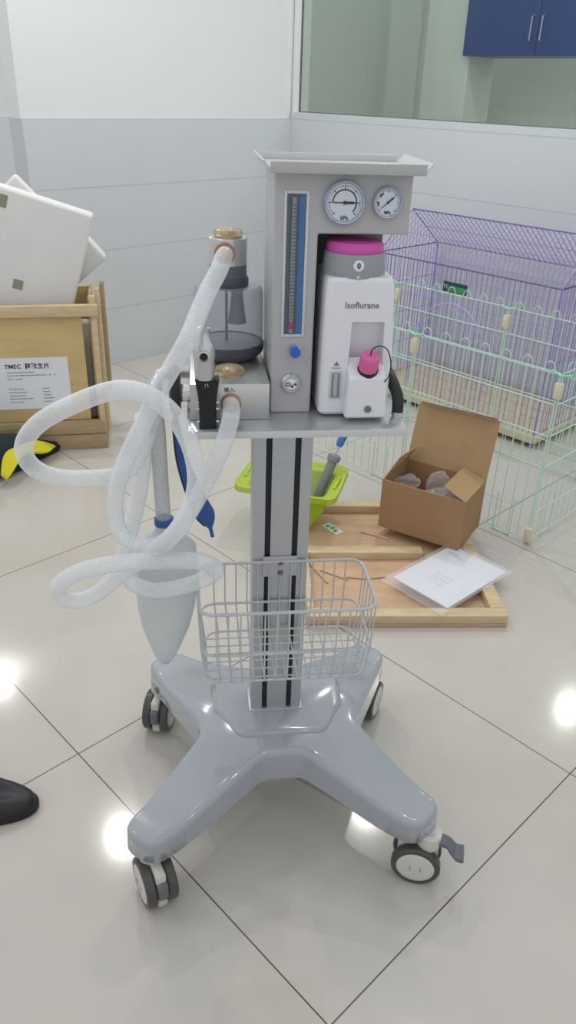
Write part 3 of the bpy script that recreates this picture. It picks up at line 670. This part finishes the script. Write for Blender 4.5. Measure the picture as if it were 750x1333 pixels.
# white breathing bag
def sack(m, secs, seg=32, fold=0.0):
    R = []
    for (x, y, z, rx, ry) in secs:
        R.append([Vector((x + rx * math.cos(2 * PI * k / seg) * (1 + fold * math.cos(3 * 2 * PI * k / seg)), y + ry * math.sin(2 * PI * k / seg), z)) for k in range(seg)])
    b = MB(); b.rings(m, R); return b
bg = sack('bag_white', [(-0.2114, -0.03, 0.722, 0.014, 0.014), (-0.2114, -0.03, 0.708, 0.0145, 0.0145), (-0.211, -0.03, 0.697, 0.022, 0.018), (-0.211, -0.028, 0.685, 0.040, 0.026), (-0.211, -0.026, 0.67, 0.050, 0.032), (-0.213, -0.024, 0.63, 0.0535, 0.036), (-0.215, -0.024, 0.58, 0.0535, 0.038), (-0.217, -0.025, 0.54, 0.050, 0.036), (-0.219, -0.026, 0.50, 0.042, 0.031), (-0.221, -0.028, 0.46, 0.028, 0.022), (-0.222, -0.03, 0.435, 0.018, 0.014), (-0.2225, -0.03, 0.422, 0.009, 0.008)], fold=0.03)
bag = bg.build('breathing_bag', loc=MO, rot=MA, sharp=80)
tag(bag, 'milky white breathing bag hanging at the left of the machine', 'breathing bag')
b = MB(); b.lathe('bag_blue', [(0.0128, 0.715), (0.0160, 0.715), (0.0160, 0.726), (0.0128, 0.726)], (-0.2114, -0.03, 0), seg=28); b.build('neck_ring', bag)
# flat blue bag behind the hoses
path_ = catmull([(-0.186, -0.012, 0.905), (-0.183, -0.012, 0.87), (-0.176, -0.012, 0.82), (-0.160, -0.012, 0.765), (-0.143, -0.012, 0.722), (-0.136, -0.012, 0.70), (-0.131, -0.012, 0.676)], 0.006)
n = len(path_); R = []
for i, p in enumerate(path_):
    t = i / (n - 1); z = t
    wd = 0.004 + 0.0125 * t / 0.8 if t < 0.80 else 0.0165 * max(0.19, 1 - ((t - 0.80) / 0.14) ** 1.4) if t < 0.94 else 0.0032
    a = (path_[min(n - 1, i + 1)] - path_[max(0, i - 1)]).normalized(); side = Vector((-a.z, 0, a.x)) * -1
    R.append([p + side * wd * math.cos(2 * PI * k / 20) + Vector((0, 1, 0)) * (wd * 0.35 + 0.001) * math.sin(2 * PI * k / 20) for k in range(20)])
b = MB(); b.rings('bag_blue', R); bb = b.build('breathing_bag', loc=MO, rot=MA, sharp=80)
tag(bb, 'small dark blue rubber breathing bag hanging behind the white hoses', 'breathing bag')
b = MB(); b.tube('bag_blue_dark', [r[0] + Vector((0.0, 0, 0)) for r in R[2:-4]], 0.0022, 6); s_ = b.build('seam', bb); s_['label'] = 'dark seam along the edge'

# ================================================================== CRATE WITH FOAM
CR = Vector((-0.769, 2.964, 0)); CA = math.radians(11.9)
crate = empty('wooden_crate', CR, CA); tag(crate, 'open plywood shipping crate with white paper label, foam inside', 'crate')
W_, D_ = 1.05, 0.34
b = MB(); b.box('pine_dark', (-W_, 0.0, 0.0), (0.0, D_, 0.068), 0.003); b.build('skid', crate)
b = MB(); b.box('plywood', (-W_ + 0.02, 0.012, 0.13), (-0.058, 0.020, 0.565), 0.001); fp = b.build('front_panel', crate)
b = MB(); b.box('pine', (-W_, -0.012, 0.560), (0.006, 0.012, 0.604), 0.002); b.build('rail', crate)
b = MB(); b.box('pine_dark', (-W_, -0.006, 0.072), (-0.004, 0.02, 0.128), 0.002); b.build('rail', crate)
b = MB(); b.box('pine', (-0.022, 0.0, 0.07), (0.0, 0.025, 0.635), 0.002); b.build('post', crate)
b = MB(); b.box('pine', (-0.002, 0.03, 0.068), (0.016, 0.085, 0.655), 0.002); b.build('post', crate)
b = MB(); b.box('pine_dark', (0.017, 0.08, 0.23), (0.034, 0.13, 0.665), 0.002); b.build('post', crate)
b = MB(); b.box('plywood', (-0.030, 0.03, 0.07), (-0.022, D_, 0.62), 0.001); b.build('side_panel', crate)
b = MB(); b.box('plywood', (-W_, D_ - 0.01, 0.07), (-0.03, D_, 0.60), 0.001); b.build('back_panel', crate)
b = MB(); b.box('paper', (-0.56, 0.0105, 0.185), (-0.128, 0.0118, 0.397)); lab = b.build('paper_label', crate); lab['label'] = 'white printed paper label'
def ctext(s, x, z, size, m='text_dark', bold=0.0): return text('label_text', s, size, m, on_front(x, 0.0100, z), lab, align='LEFT', bold=bold, extrude=0.0001)
ctext('TMEC  \u9f20\u6570\u4e3b\u7247', -0.37, 0.362, 0.024, bold=0.0006)
b = MB()
random.seed(3)
def line(x0_, x1_, z, h=0.0045, gap=0.012):
    x = x0_
    while x < x1_:
        wd = random.uniform(0.4, 0.9) * h * 1.6; b.box('text_grey', (x, 0.0100, z), (min(x1_, x + wd), 0.0104, z + h * random.uniform(0.7, 1))); x += wd + h * 0.35
line(-0.365, -0.26, 0.336); line(-0.365, -0.215, 0.324); line(-0.205, -0.197, 0.324); line(-0.187, -0.178, 0.324); line(-0.365, -0.345, 0.309); line(-0.335, -0.31, 0.309)
for k, z in enumerate((0.268, 0.254, 0.240, 0.227, 0.213)):
    line(-0.365, -0.365 + (0.055, 0.07, 0.06, 0.09, 0.05)[k], z); line(-0.235, -0.235 + (0.025, 0.025, 0.03, 0.04, 0.03)[k], z)
b.build('fine_print', lab)

def foam(name, cx, cz, cy, w_, h_, th, rot, label, tilt=0.0, tapes=()):
    T = Matrix.Translation((cx, cy, cz)) @ Matrix.Rotation(math.radians(tilt), 4, 'X') @ Matrix.Rotation(math.radians(rot), 4, 'Y')
    b = MB(); b.box('foam', (-w_, 0, -h_), (0, th, 0), 0.012, T); o = b.build(name, loc=CR, rot=CA, sharp=50)
    for (tx, tz, sx_, sz_) in tapes:
        q = MB(); q.box('tape_olive', (tx, -0.0012, tz), (tx + sx_, -0.0002, tz + sz_), 0, T); tp = q.build('tape_patch', o); tp['label'] = 'olive tape patch'
    return tag(o, label, 'packing foam')
foam('packing_foam', 0.020, 0.918, 0.055, 0.62, 0.72, 0.085, 17.5, 'large white foam slab leaning in the crate, with olive tape patches', tapes=[(-0.232, -0.345, 0.036, 0.036), (-0.335, -0.07, 0.034, 0.045)])
foam('packing_foam', 0.052, 0.735, 0.205, 0.24, 0.42, 0.075, 50, 'smaller white foam block sticking out behind the large slab at right')
foam('packing_foam', -0.270, 1.036, 0.283, 0.20, 0.30, 0.045, -42, 'white foam block whose tip shows above the large slab')

foam('packing_foam', -0.036, 0.50, 0.144, 0.20, 0.42, 0.055, 0, 'upright white foam seen through the gap beside the front panel of the crate')
# ================================================================== CLOTH BAG BY THE CRATE
def lump(m, secs, seg=20, bumps=0.0):
    R = []
    for i, (c_, ax_, ay_, az_) in enumerate(secs):
        ring = []
        for k in range(seg):
            a = 2 * PI * k / seg; p = Vector(c_) + Vector(ax_) * math.cos(a) + Vector((0, 0, az_)) * max(-1, math.sin(a))
            if bumps: p += Vector((1, 0.5, 0.7)) * bumps * (noise.noise(p * 18))
            p.z = max(p.z, 0.001); ring.append(p)
        R.append(ring)
    b = MB(); b.rings(m, R); return b
b = lump('cloth_dark', [((-1.55, 2.62, 0.05), (0.01, 0.05, 0), 0, 0.03), ((-1.45, 2.64, 0.07), (0.02, 0.12, 0), 0, 0.065), ((-1.25, 2.66, 0.08), (0.03, 0.155, 0), 0, 0.078), ((-1.12, 2.69, 0.07), (0.05, 0.150, 0), 0, 0.065), ((-1.04, 2.76, 0.045), (0.04, 0.11, 0), 0, 0.042), ((-0.99, 2.87, 0.025), (0.03, 0.07, 0), 0, 0.024), ((-0.965, 2.90, 0.018), (0.01, 0.02, 0), 0, 0.012)], 28, 0.02)
sb = b.build('cloth_bag', sharp=80); tag(sb, 'dark cloth bag with yellow trim lying on the floor before the crate', 'bag')
b = MB(); pts = catmull([(-1.07, 2.57, 0.045), (-1.055, 2.63, 0.095), (-1.035, 2.70, 0.098), (-1.008, 2.77, 0.078), (-0.985, 2.83, 0.060), (-0.972, 2.885, 0.035)], 0.01)
n = len(pts); R = []
for i, p in enumerate(pts):
    t = i / (n - 1); wd = 0.014 + 0.016 * math.sin(t * PI) + 0.008 * math.sin(t * 11); d = Vector((0.8, -0.25, -0.55)).normalized(); nn = Vector((0.55, -0.2, 0.8)).normalized()
    R.append([p + d * wd - nn * 0.004, p + d * wd + nn * 0.006, p - d * wd + nn * 0.006, p - d * wd - nn * 0.004])
b.rings('cloth_yellow', R); q = b.build('yellow_trim', sb, sharp=60); q['label'] = 'bright yellow trim'

# ================================================================== SHOE
b = MB(); SX, SY = -0.512, 1.118
def shoe_ring(t, z, grow=0.0):
    pass
secs = []
NS = 30
outl = []
for k in range(NS):
    a = 2 * PI * k / NS; ca_, sa_ = math.cos(a), math.sin(a)
    x = 0.14 * ca_; y = 0.047 * sa_ * (1 + 0.12 * ca_) * (0.9 + 0.1 * ca_ * ca_)
    if ca_ > 0: y = 0.052 * (abs(sa_) ** 0.85) * (1 if sa_ > 0 else -1)
    else: y = 0.047 * (abs(sa_) ** 0.75) * (1 if sa_ > 0 else -1) * (1 - 0.22 * (-ca_))
    outl.append((x, y))
R = []
def up_h(x):    # height of the upper over the sole
    t = (x + 0.14) / 0.28
    return 0.105 if t < 0.42 else 0.105 - (t - 0.42) / 0.33 * 0.045 if t < 0.75 else 0.060 - (t - 0.75) / 0.25 * 0.016
b = MB(); b.rings('shoe_sole', [[Vector((x * g_, y * g_, z)) for x, y in outl] for g_, z in ((0.97, 0.0), (1.0, 0.004), (1.0, 0.016), (0.975, 0.019))])
sole_mb = b
b = MB(); R = []
for j in range(8):
    t = j / 7; g_ = math.cos(t * PI / 2 * 0.93) ** 0.55
    R.append([Vector((x * (0.97 * (g_ * 0.75 + 0.25)) , y * 0.97 * g_, 0.018 + (up_h(x) - 0.018) * math.sin(t * PI / 2))) for x, y in outl])
b.rings('shoe_black', R); 
sh = b.build('shoe', loc=(SX - 0.135, SY - 0.008, 0), rot=math.radians(4), sharp=70); tag(sh, 'black shoe whose toe reaches in at the left edge of the picture', 'shoe')
sole_mb.build('sole', sh)

# ================================================================== WOODEN LID ON THE FLOOR
LD = Vector((0.068, 1.775, 0)); LA = math.radians(3.4)
lid = empty('plywood_frame_board', LD, LA); tag(lid, 'plywood board framed with pine rails lying flat on the floor', 'wooden board')
LW, LH, RZ = 0.582, 0.700, 0.040
b = MB(); b.box('plywood_red', (0.0, 0.0, 0.002), (LW, LH, 0.012)); b.build('panel', lid)
def rail(x0_, y0_, x1_, y1_, mname='pine', z0=0.012, z1=RZ):
    b = MB(); b.box(mname, (x0_, y0_, z0), (x1_, y1_, z1), 0.002); b.build('rail', lid)
rail(0, 0, LW, 0.042, z0=0.0125); rail(LW - 0.042, 0.043, LW, 0.40); rail(0, LH - 0.042, LW, LH); rail(0.0, 0.343, 0.40, 0.385); rail(LW - 0.042, 0.402, LW, LH - 0.043); rail(0, 0.043, 0.020, 0.342)
# sticks on the lid
STK = [((0.255, 2.309), (0.349, 2.263)), ((0.111, 2.056), (0.194, 2.008)), ((0.168, 2.024), (0.259, 2.016)), ((0.072, 2.10), (0.131, 1.985)), ((0.27, 2.02), (0.315, 2.03)), ((0.13, 2.085), (0.20, 2.06))]
SL = ['thin wooden stick on the lid close to the cardboard box', 'thin stick on the lid, longest in front of the middle rail', 'thin stick lying across the front half of the lid, level with the papers', 'thin stick seen through the wire basket nearest the column', 'short stick on the lid touching the plastic sleeve', 'thin stick on the lid just before the middle rail']
for (a_, c_), sl in list(zip(STK, SL))[:5]:
    b = MB(); b.rod('stick', (a_[0], a_[1], 0.0155), (c_[0], c_[1], 0.0155), 0.0032, 8); b.lathe('stick', [(0, 0), (0.0045, 0), (0.0045, 0.003), (0, 0.003)], (a_[0], a_[1], 0.0125), seg=8)
    tag(b.build('wooden_stick'), sl, 'stick', 'sticks on the crate lid')
# tag card
T = Matrix.Translation((0.158, 2.325, 0.0128)) @ Matrix.Rotation(math.radians(-52), 4, 'Z')
b = MB(); b.box('tag_paper', (-0.040, -0.018, 0.0), (0.040, 0.018, 0.0008), 0, T); tg = b.build('paper_tag'); tag(tg, 'small pale green card lying on the lid below the lime box', 'card')
b = MB()
for k in range(3): b.box('label_green', (-0.03 + k * 0.02, -0.010 + (k % 2) * 0.004, 0.0008), (-0.016 + k * 0.02, 0.004 + (k % 2) * 0.004, 0.0011), 0, T)
b.box('text_grey', (-0.03, 0.010, 0.0008), (0.02, 0.012, 0.0011), 0, T); b.build('print', tg)

# ================================================================== CARDBOARD BOX
BA = math.radians(-31); BC = Vector((0.560, 2.150, 0.047))
bxo = empty('cardboard_box', BC, BA); tag(bxo, 'open brown cardboard box standing on the lid and papers', 'box')
# local: x along long side (front corner at x=0,y=0; long side runs to -x), y to the back
BL, BW, BH, t_ = 0.290, 0.200, 0.178, 0.004
b = MB(); b.box('cardboard', (-BL, 0, 0), (0, BW, t_)); b.box('cardboard', (-BL, 0, t_), (0, t_, BH)); b.box('cardboard', (-BL, BW - t_, t_), (0, BW, BH)); b.box('cardboard', (-BL, t_, t_), (-BL + t_, BW - t_, BH)); b.box('cardboard', (-t_, t_, t_), (0, BW - t_, BH)); b.build('body', bxo)
def flap(pts, nm='flap', m='cardboard_inside'):
    P = [Vector(p) for p in pts]; nrm = (P[1] - P[0]).cross(P[2] - P[0]).normalized()
    b = MB(); b.slab(m, P, t_ * 0.8, nrm); return b.build(nm, bxo, smooth=False)
lean = 0.055
top_f = flap([(-BL, BW, BH), (0, BW, BH), (-0.002, BW + lean, BH + 0.192), (-BL + 0.002, BW + lean, BH + 0.192)], 'lid_flap')
b = MB(); P = [Vector(p) for p in ((-BL + 0.01, BW + lean, BH + 0.193), (-0.01, BW + lean, BH + 0.193), (-0.015, BW + lean - 0.022, BH + 0.205), (-BL + 0.015, BW + lean - 0.022, BH + 0.205))]
b.slab('cardboard', P, 0.003, (0, 0.3, 1)); b.build('tuck_flap', bxo, smooth=False)
flap([(-BL, 0.003, BH), (-BL, BW - 0.004, BH), (-BL + 0.035, BW - 0.006, BH + 0.062), (-BL + 0.022, 0.075, BH + 0.060)], 'side_flap')
flap([(0, 0.003, BH), (0, BW - 0.004, BH), (-0.082, BW - 0.012, BH + 0.030), (-0.082, 0.015, BH + 0.030)][::-1], 'side_flap')
# clear wrap and packet in the box
def crumple(m, r, sx, sy, sz, amp, seed, seg=3):
    bm = bmesh.new(); bmesh.ops.create_icosphere(bm, subdivisions=seg, radius=r)
    for v in bm.verts:
        nn = noise.noise(v.co / r * 2.2 + Vector((seed, seed * 2, 0))) * amp; v.co = Vector((v.co.x * sx, v.co.y * sy, v.co.z * sz)) * (1 + nn)
    b = MB(); bm.verts.index_update(); b.add([v.co[:] for v in bm.verts], [[v.index for v in f.verts] for f in bm.faces], m); bm.free(); return b
def boxpt(x, y, z): return BC + Matrix.Rotation(BA, 3, 'Z') @ Vector((x, y, z))
b = crumple('clear_wrap', 0.040, 1.0, 0.8, 1.15, 0.2, 1.3, 4); b2 = crumple('clear_wrap', 0.042, 1.6, 1.0, 0.45, 0.4, 5.1, 4); b.add([(x + 0.02, y, z - 0.040) for x, y, z in b2.v], b2.f, 'clear_wrap')
o = b.build('plastic_wrapper', loc=boxpt(-0.125, 0.085, 0.172), sharp=50); tag(o, 'clear round plastic wrapper bulging up out of the cardboard box', 'plastic wrapper')
b = crumple('clear_wrap', 0.036, 1.2, 0.8, 0.6, 0.4, 9.1, 4); o2 = b.build('plastic_wrapper', loc=boxpt(-0.235, 0.09, 0.150), sharp=50); tag(o2, 'low crumpled clear plastic wrap at the left end inside the cardboard box', 'plastic wrapper')
b = MB(); b.box('paper', (-0.10, -0.05, 0), (0.10, 0.05, 0.095), 0.004); o = b.build('packed_carton', loc=boxpt(-0.145, 0.095, 0.006), rot=BA); tag(o, 'white packet lying at the bottom inside the cardboard box', 'packet')

# ================================================================== PAPERS IN PLASTIC SLEEVE
PC = Vector((0.512, 2.010, 0.0415)); PAa = math.radians(43)
pap = empty('document_sleeve', PC, PAa); tag(pap, 'printed white papers in a clear plastic sleeve on the lid', 'papers')
b = MB(); b.box('paper', (-0.150, -0.105, 0.001), (0.150, 0.105, 0.0045), 0.0006); ps = b.build('paper_stack', pap)
b = MB()
for k in range(5): 
    x = -0.075 + k * 0.013
    for j in range(5): b.box('text_grey', (x, -0.030 + j * 0.013 + (k % 2) * 0.004, 0.0046), (x + 0.0018, -0.021 + j * 0.013, 0.0048))
b.box('text_dark', (0.105, 0.045, 0.0046), (0.108, 0.085, 0.0048)); b.box('text_grey', (0.095, 0.02, 0.0046), (0.097, 0.085, 0.0048)); b.build('print', ps)
b = MB(); nx, ny = 26, 18; V = []
for i in range(nx + 1):
    for j in range(ny + 1):
        x = -0.195 + 0.36 * i / nx; y = -0.118 + 0.236 * j / ny; V.append((x, y, 0.0058 + 0.0035 * abs(noise.noise(Vector((x * 22, y * 22, 0.3)))) * (2.2 if x < -0.15 else 0.6) ))
b.add(V, [(i * (ny + 1) + j, (i + 1) * (ny + 1) + j, (i + 1) * (ny + 1) + j + 1, i * (ny + 1) + j + 1) for i in range(nx) for j in range(ny)], 'clear_bag'); b.build('clear_sleeve', pap, sharp=15)

# ================================================================== LIME BOX
GC = Vector((0.012, 2.375, 0)); GA = math.radians(-14)
gb = empty('lime_storage_box', GC, GA); tag(gb, 'translucent lime green storage box standing behind the machine column', 'storage box')
def rr(hx, hy, z, r): return [Vector(p) for p in rounded_poly([(-hx, -hy, z), (hx, -hy, z), (hx, hy, z), (-hx, hy, z)], r, 5)]
b = MB()
b.rings('lime', [rr(0.070, 0.060, 0.006, 0.03), rr(0.073, 0.063, 0.002, 0.03), rr(0.125, 0.090, 0.10, 0.032), rr(0.138, 0.100, 0.175, 0.034), rr(0.150, 0.112, 0.180, 0.036), rr(0.170, 0.130, 0.190, 0.04), rr(0.176, 0.136, 0.188, 0.042), rr(0.176, 0.136, 0.168, 0.042), rr(0.173, 0.133, 0.168, 0.042), rr(0.172, 0.132, 0.184, 0.04), rr(0.150, 0.110, 0.176, 0.035), rr(0.134, 0.097, 0.172, 0.034), rr(0.121, 0.087, 0.10, 0.03), rr(0.070, 0.060, 0.010, 0.03)])
b.build('box_body', gb)
for sx in (-1, 1):
    b = MB(); b.tube('lime_solid', [(sx * 0.155, -0.045, 0.186), (sx * 0.158, -0.03, 0.192), (sx * 0.158, 0.03, 0.192), (sx * 0.155, 0.045, 0.186)], 0.004, 8); b.build('handle', gb)
def gpt(x, y, z): return GC + Matrix.Rotation(GA, 3, 'Z') @ Vector((x, y, z))
b = MB(); b.box('paper', (-0.03, -0.025, 0), (0.03, 0.025, 0.12), 0.01); o = b.build('white_packet', loc=gpt(0.02, 0.0, 0.052), rot=GA + 0.5); tag(o, 'white packet inside the lime green storage box', 'packet')
# syringe-like pump standing in the box
A0, A1 = Vector((0.095, 2.40, 0.07)), Vector((0.183, 2.45, 0.318)); ax = (A1 - A0).normalized(); LL = (A1 - A0).length
b = MB(); b.tube('syringe_grey', [A0, A0 + ax * LL * 0.62, A0 + ax * LL * 0.63, A0 + ax * LL * 0.70, A0 + ax * LL * 0.71], 0.02, 20, radii=[0.017, 0.017, 0.023, 0.023, 0.015]); sy = b.build('hand_pump'); tag(sy, 'grey tool with blue handle sticking out of the lime box', 'tool')
b = MB(); b.rod('steel', A0 + ax * LL * 0.70, A0 + ax * LL * 0.86, 0.004, 10); b.build('shaft', sy)
b = MB(); b.tube('syringe_blue', [A0 + ax * LL * 0.83, A0 + ax * LL * 0.85, A0 + ax * LL * 0.98, A0 + ax * LL * 1.0], 0.012, 18, radii=[0.010, 0.0125, 0.0155, 0.013]); h_ = b.build('handle', sy); h_['label'] = 'blue handle'

# ================================================================== PURPLE CAGE
cage = empty('wire_pet_cage', uv(2.95, 1.48), YR); tag(cage, 'purple wire pet cage with gabled roof against the tiled wall', 'cage')
# local: x = depth towards the wall (0..CD), y = along the wall (0..CL)
CD, CL, CE, CT = 0.47, 0.96, 0.685, 0.862
def panel(name, P0, dx, dy, nx, ny, r, mname, parent, frame=0.003, label=None, fm=None, extra_y=()):
    """wires on the parallelogram P0, P0+dx, P0+dx+dy, P0+dy"""
    P0, dx, dy = Vector(P0), Vector(dx), Vector(dy); b = MB()
    for i in range(nx + 1):
        p = P0 + dx * (i / nx); b.rod(mname, p, p + dy, r, 5)
    ys = [j / ny for j in range(ny + 1)] if not extra_y else extra_y
    for t in ys: b.rod(mname, P0 + dy * t, P0 + dx + dy * t, r, 5)
    q = [P0, P0 + dx, P0 + dx + dy, P0 + dy]
    for i in range(4): b.rod(fm or mname, q[i], q[(i + 1) % 4], frame, 6)
    o = b.build(name, parent)
    if label: o['label'] = label
    return o
zb = 0.055
panel('front_panel', (0, 0, zb), (0, CL, 0), (0, 0, CE - zb), 36, 4, 0.0017, 'cage_purple', cage)
panel('back_panel', (CD, 0, zb), (0, CL, 0), (0, 0, CE - zb), 36, 4, 0.0018, 'cage_lilac', cage)
panel('side_panel', (0, 0, zb), (CD, 0, 0), (0, 0, CE - zb), 18, 4, 0.0017, 'cage_purple', cage)
panel('side_panel', (0, CL, zb), (CD, 0, 0), (0, 0, CE - zb), 18, 4, 0.0017, 'cage_purple', cage)
panel('roof_panel', (0, 0, CE), (0, CL, 0), (CD / 2, 0, CT - CE), 36, 2, 0.0017, 'cage_purple', cage)
panel('roof_panel', (CD, 0, CE), (0, CL, 0), (-CD / 2, 0, CT - CE), 36, 2, 0.0017, 'cage_purple', cage)
for y in (0.0, CL):
    b = MB()
    for i in range(1, 18):
        x = CD * i / 18; h = (CT - CE) * (1 - abs(x - CD / 2) / (CD / 2)); b.rod('cage_purple', (x, y, CE), (x, y, CE + h), 0.0013, 5)
    b.tube('cage_purple', [(0, y, CE), (CD / 2, y, CT), (CD, y, CE)], 0.003, 6); b.rod('cage_purple', (0, y, CE), (CD, y, CE), 0.003, 6)
    b.build('gable_panel', cage)
for x, y in ((0, 0), (0, CL), (CD, 0), (CD, CL)):
    b = MB(); b.rod('cage_purple', (x, y, 0.012), (x, y, CE), 0.0045, 8); b.lathe('cage_purple', [(0, 0), (0.012, 0), (0.012, 0.01), (0.006, 0.014), (0, 0.014)], (x, y, 0), seg=12); b.build('corner_post', cage)
b = MB()
tr = [(-0.02, -0.02), (CD + 0.02 - 0.01, -0.02), (CD + 0.01, CL + 0.02), (-0.02, CL + 0.02)]
def trr(z, g): return [Vector(p) for p in rounded_poly([(a + (g if a < 0.2 else -g), c_ + (g if c_ < 0.5 else -g), z) for a, c_ in tr], 0.03, 5)]
b.rings('tray_cream', [trr(0.022, 0.012), trr(0.022, 0.004), trr(0.052, 0.0), trr(0.052, 0.004), trr(0.030, 0.010)]); b.build('tray', cage)
b = MB()
for i in range(1, 60): b.rod('grid_pink', (0, CL * i / 60, 0.085), (CD, CL * i / 60, 0.085), 0.0014, 4)
for i in range(0, 5): b.rod('grid_pink', (CD * i / 4, 0, 0.083), (CD * i / 4, CL, 0.083), 0.002, 5)
g_ = b.build('floor_grid', cage); g_['label'] = 'pinkish wire floor grid'
# arched door
b = MB(); yc, z0_, rad = 0.50, 0.275, 0.205
arc = [(-0.004, yc + rad * math.cos(PI * k / 24), z0_ + 0.255 * math.sin(PI * k / 24)) for k in range(25)]
b.tube('cage_lilac', [(-0.004, yc + rad, 0.12)] + arc + [(-0.004, yc - rad, 0.12)], 0.0042, 6)
arc2 = [(-0.004, yc + rad * 0.9 * math.cos(PI * k / 24), z0_ + 0.225 * math.sin(PI * k / 24)) for k in range(25)]
b.tube('cage_lilac', arc2, 0.003, 6); b.build('arched_door', cage)
b = MB(); b.box('label_dark', (-0.006, 0.440, 0.578), (-0.002, 0.565, 0.622)); lb = b.build('name_plate', cage); lb['label'] = 'small green and dark name plate'
b = MB(); b.box('label_green', (-0.0075, 0.444, 0.582), (-0.006, 0.532, 0.606)); b.build('green_field', lb)
lt = text('plate_letters', 'TC', 0.022, 'paper', Matrix.Translation((-0.0085, 0.549, 0.600)) @ Matrix.Rotation(-PI / 2, 4, 'Z') @ Matrix.Rotation(PI / 2, 4, 'X'), lb)

# ================================================================== GREEN PEN
pen = empty('wire_play_pen', uv(2.2, 1.048), YR); tag(pen, 'pale green folding wire play pen standing before the purple cage', 'pet pen')
PH = 0.61; rails_ = [0.015, 0.12, 0.29, 0.40, 0.507, 0.61]
def pen_panel(P0, P1, door=False):
    P0, P1 = Vector(P0), Vector(P1); d = P1 - P0; L_ = d.length; d.normalize(); n_ = 14; b = MB(); nrm = Vector((-d.y, d.x, 0))
    P0 = P0 + d * 0.006; L_ -= 0.012
    for i in range(n_ + 1):
        p = P0 + d * L_ * i / n_; b.rod('pen_green', p + Vector((0, 0, 0.015)), p + Vector((0, 0, PH)), 0.0015, 5)
    for i in range(0, n_, 2):
        c_ = P0 + d * L_ * (i + 1) / n_; w2 = L_ / n_ * 0.5
        pts = [c_ + d * (w2 * math.cos(a)) + Vector((0, 0, PH + 0.030 * math.sin(a))) for a in [PI * k / 8 for k in range(9)]]
        b.tube('pen_green', pts, 0.0015, 5)
    for z in rails_: b.rod('pen_green', P0 + Vector((0, 0, z)), P0 + d * L_ + Vector((0, 0, z)), 0.002, 6)
    for s_ in (0, 1): b.rod('pen_green', P0 + d * L_ * s_ + Vector((0, 0, 0.002)), P0 + d * L_ * s_ + Vector((0, 0, PH)), 0.0026, 6)
    if True:   # ground loop
        q = P0 + d * L_ * 0.12; q2 = P0 + d * L_ * 0.24
        b.tube('pen_green', [q + Vector((0, 0, 0.15)) + nrm * 0.004, q + Vector((0, 0, 0.003)) + nrm * 0.004, q2 + Vector((0, 0, 0.003)) + nrm * 0.004, q2 + Vector((0, 0, 0.15)) + nrm * 0.004], 0.002, 5)
    b.build('panel', pen)
PD, PL = 0.60, 0.567
A_, B_, C_ = (0, 0, 0), (0, PL, 0), (0, 2 * PL, 0); A2, B2, C2 = (PD, 0, 0), (PD, PL + 0.0, 0), (PD, 2 * PL, 0)
pen_panel(A_, B_); pen_panel(B_, C_); pen_panel(A2, B2); pen_panel(B2, C2); pen_panel(A_, A2); pen_panel(C_, C2)
for (x, y, _), zs in ((A_, (0.035, 0.555)), (B_, (0.035, 0.565)), (B2, (0.555,)), (A2, (0.035, 0.555)), (C_, (0.035, 0.555)), (C2, (0.555,))):
    for z in zs:
        b = MB(); b.box('clip_cream', (x - 0.011, y - 0.010, z - 0.026), (x + 0.009, y + 0.014, z + 0.026), 0.003); b.build('corner_clip', pen)
    b = MB(); b.tube('clip_green', [(x - 0.004, y - 0.035, PH + 0.004), (x - 0.008, y, PH - 0.004), (x - 0.004, y + 0.035, PH + 0.004)], 0.004, 6); b.build('hinge_cover', pen)
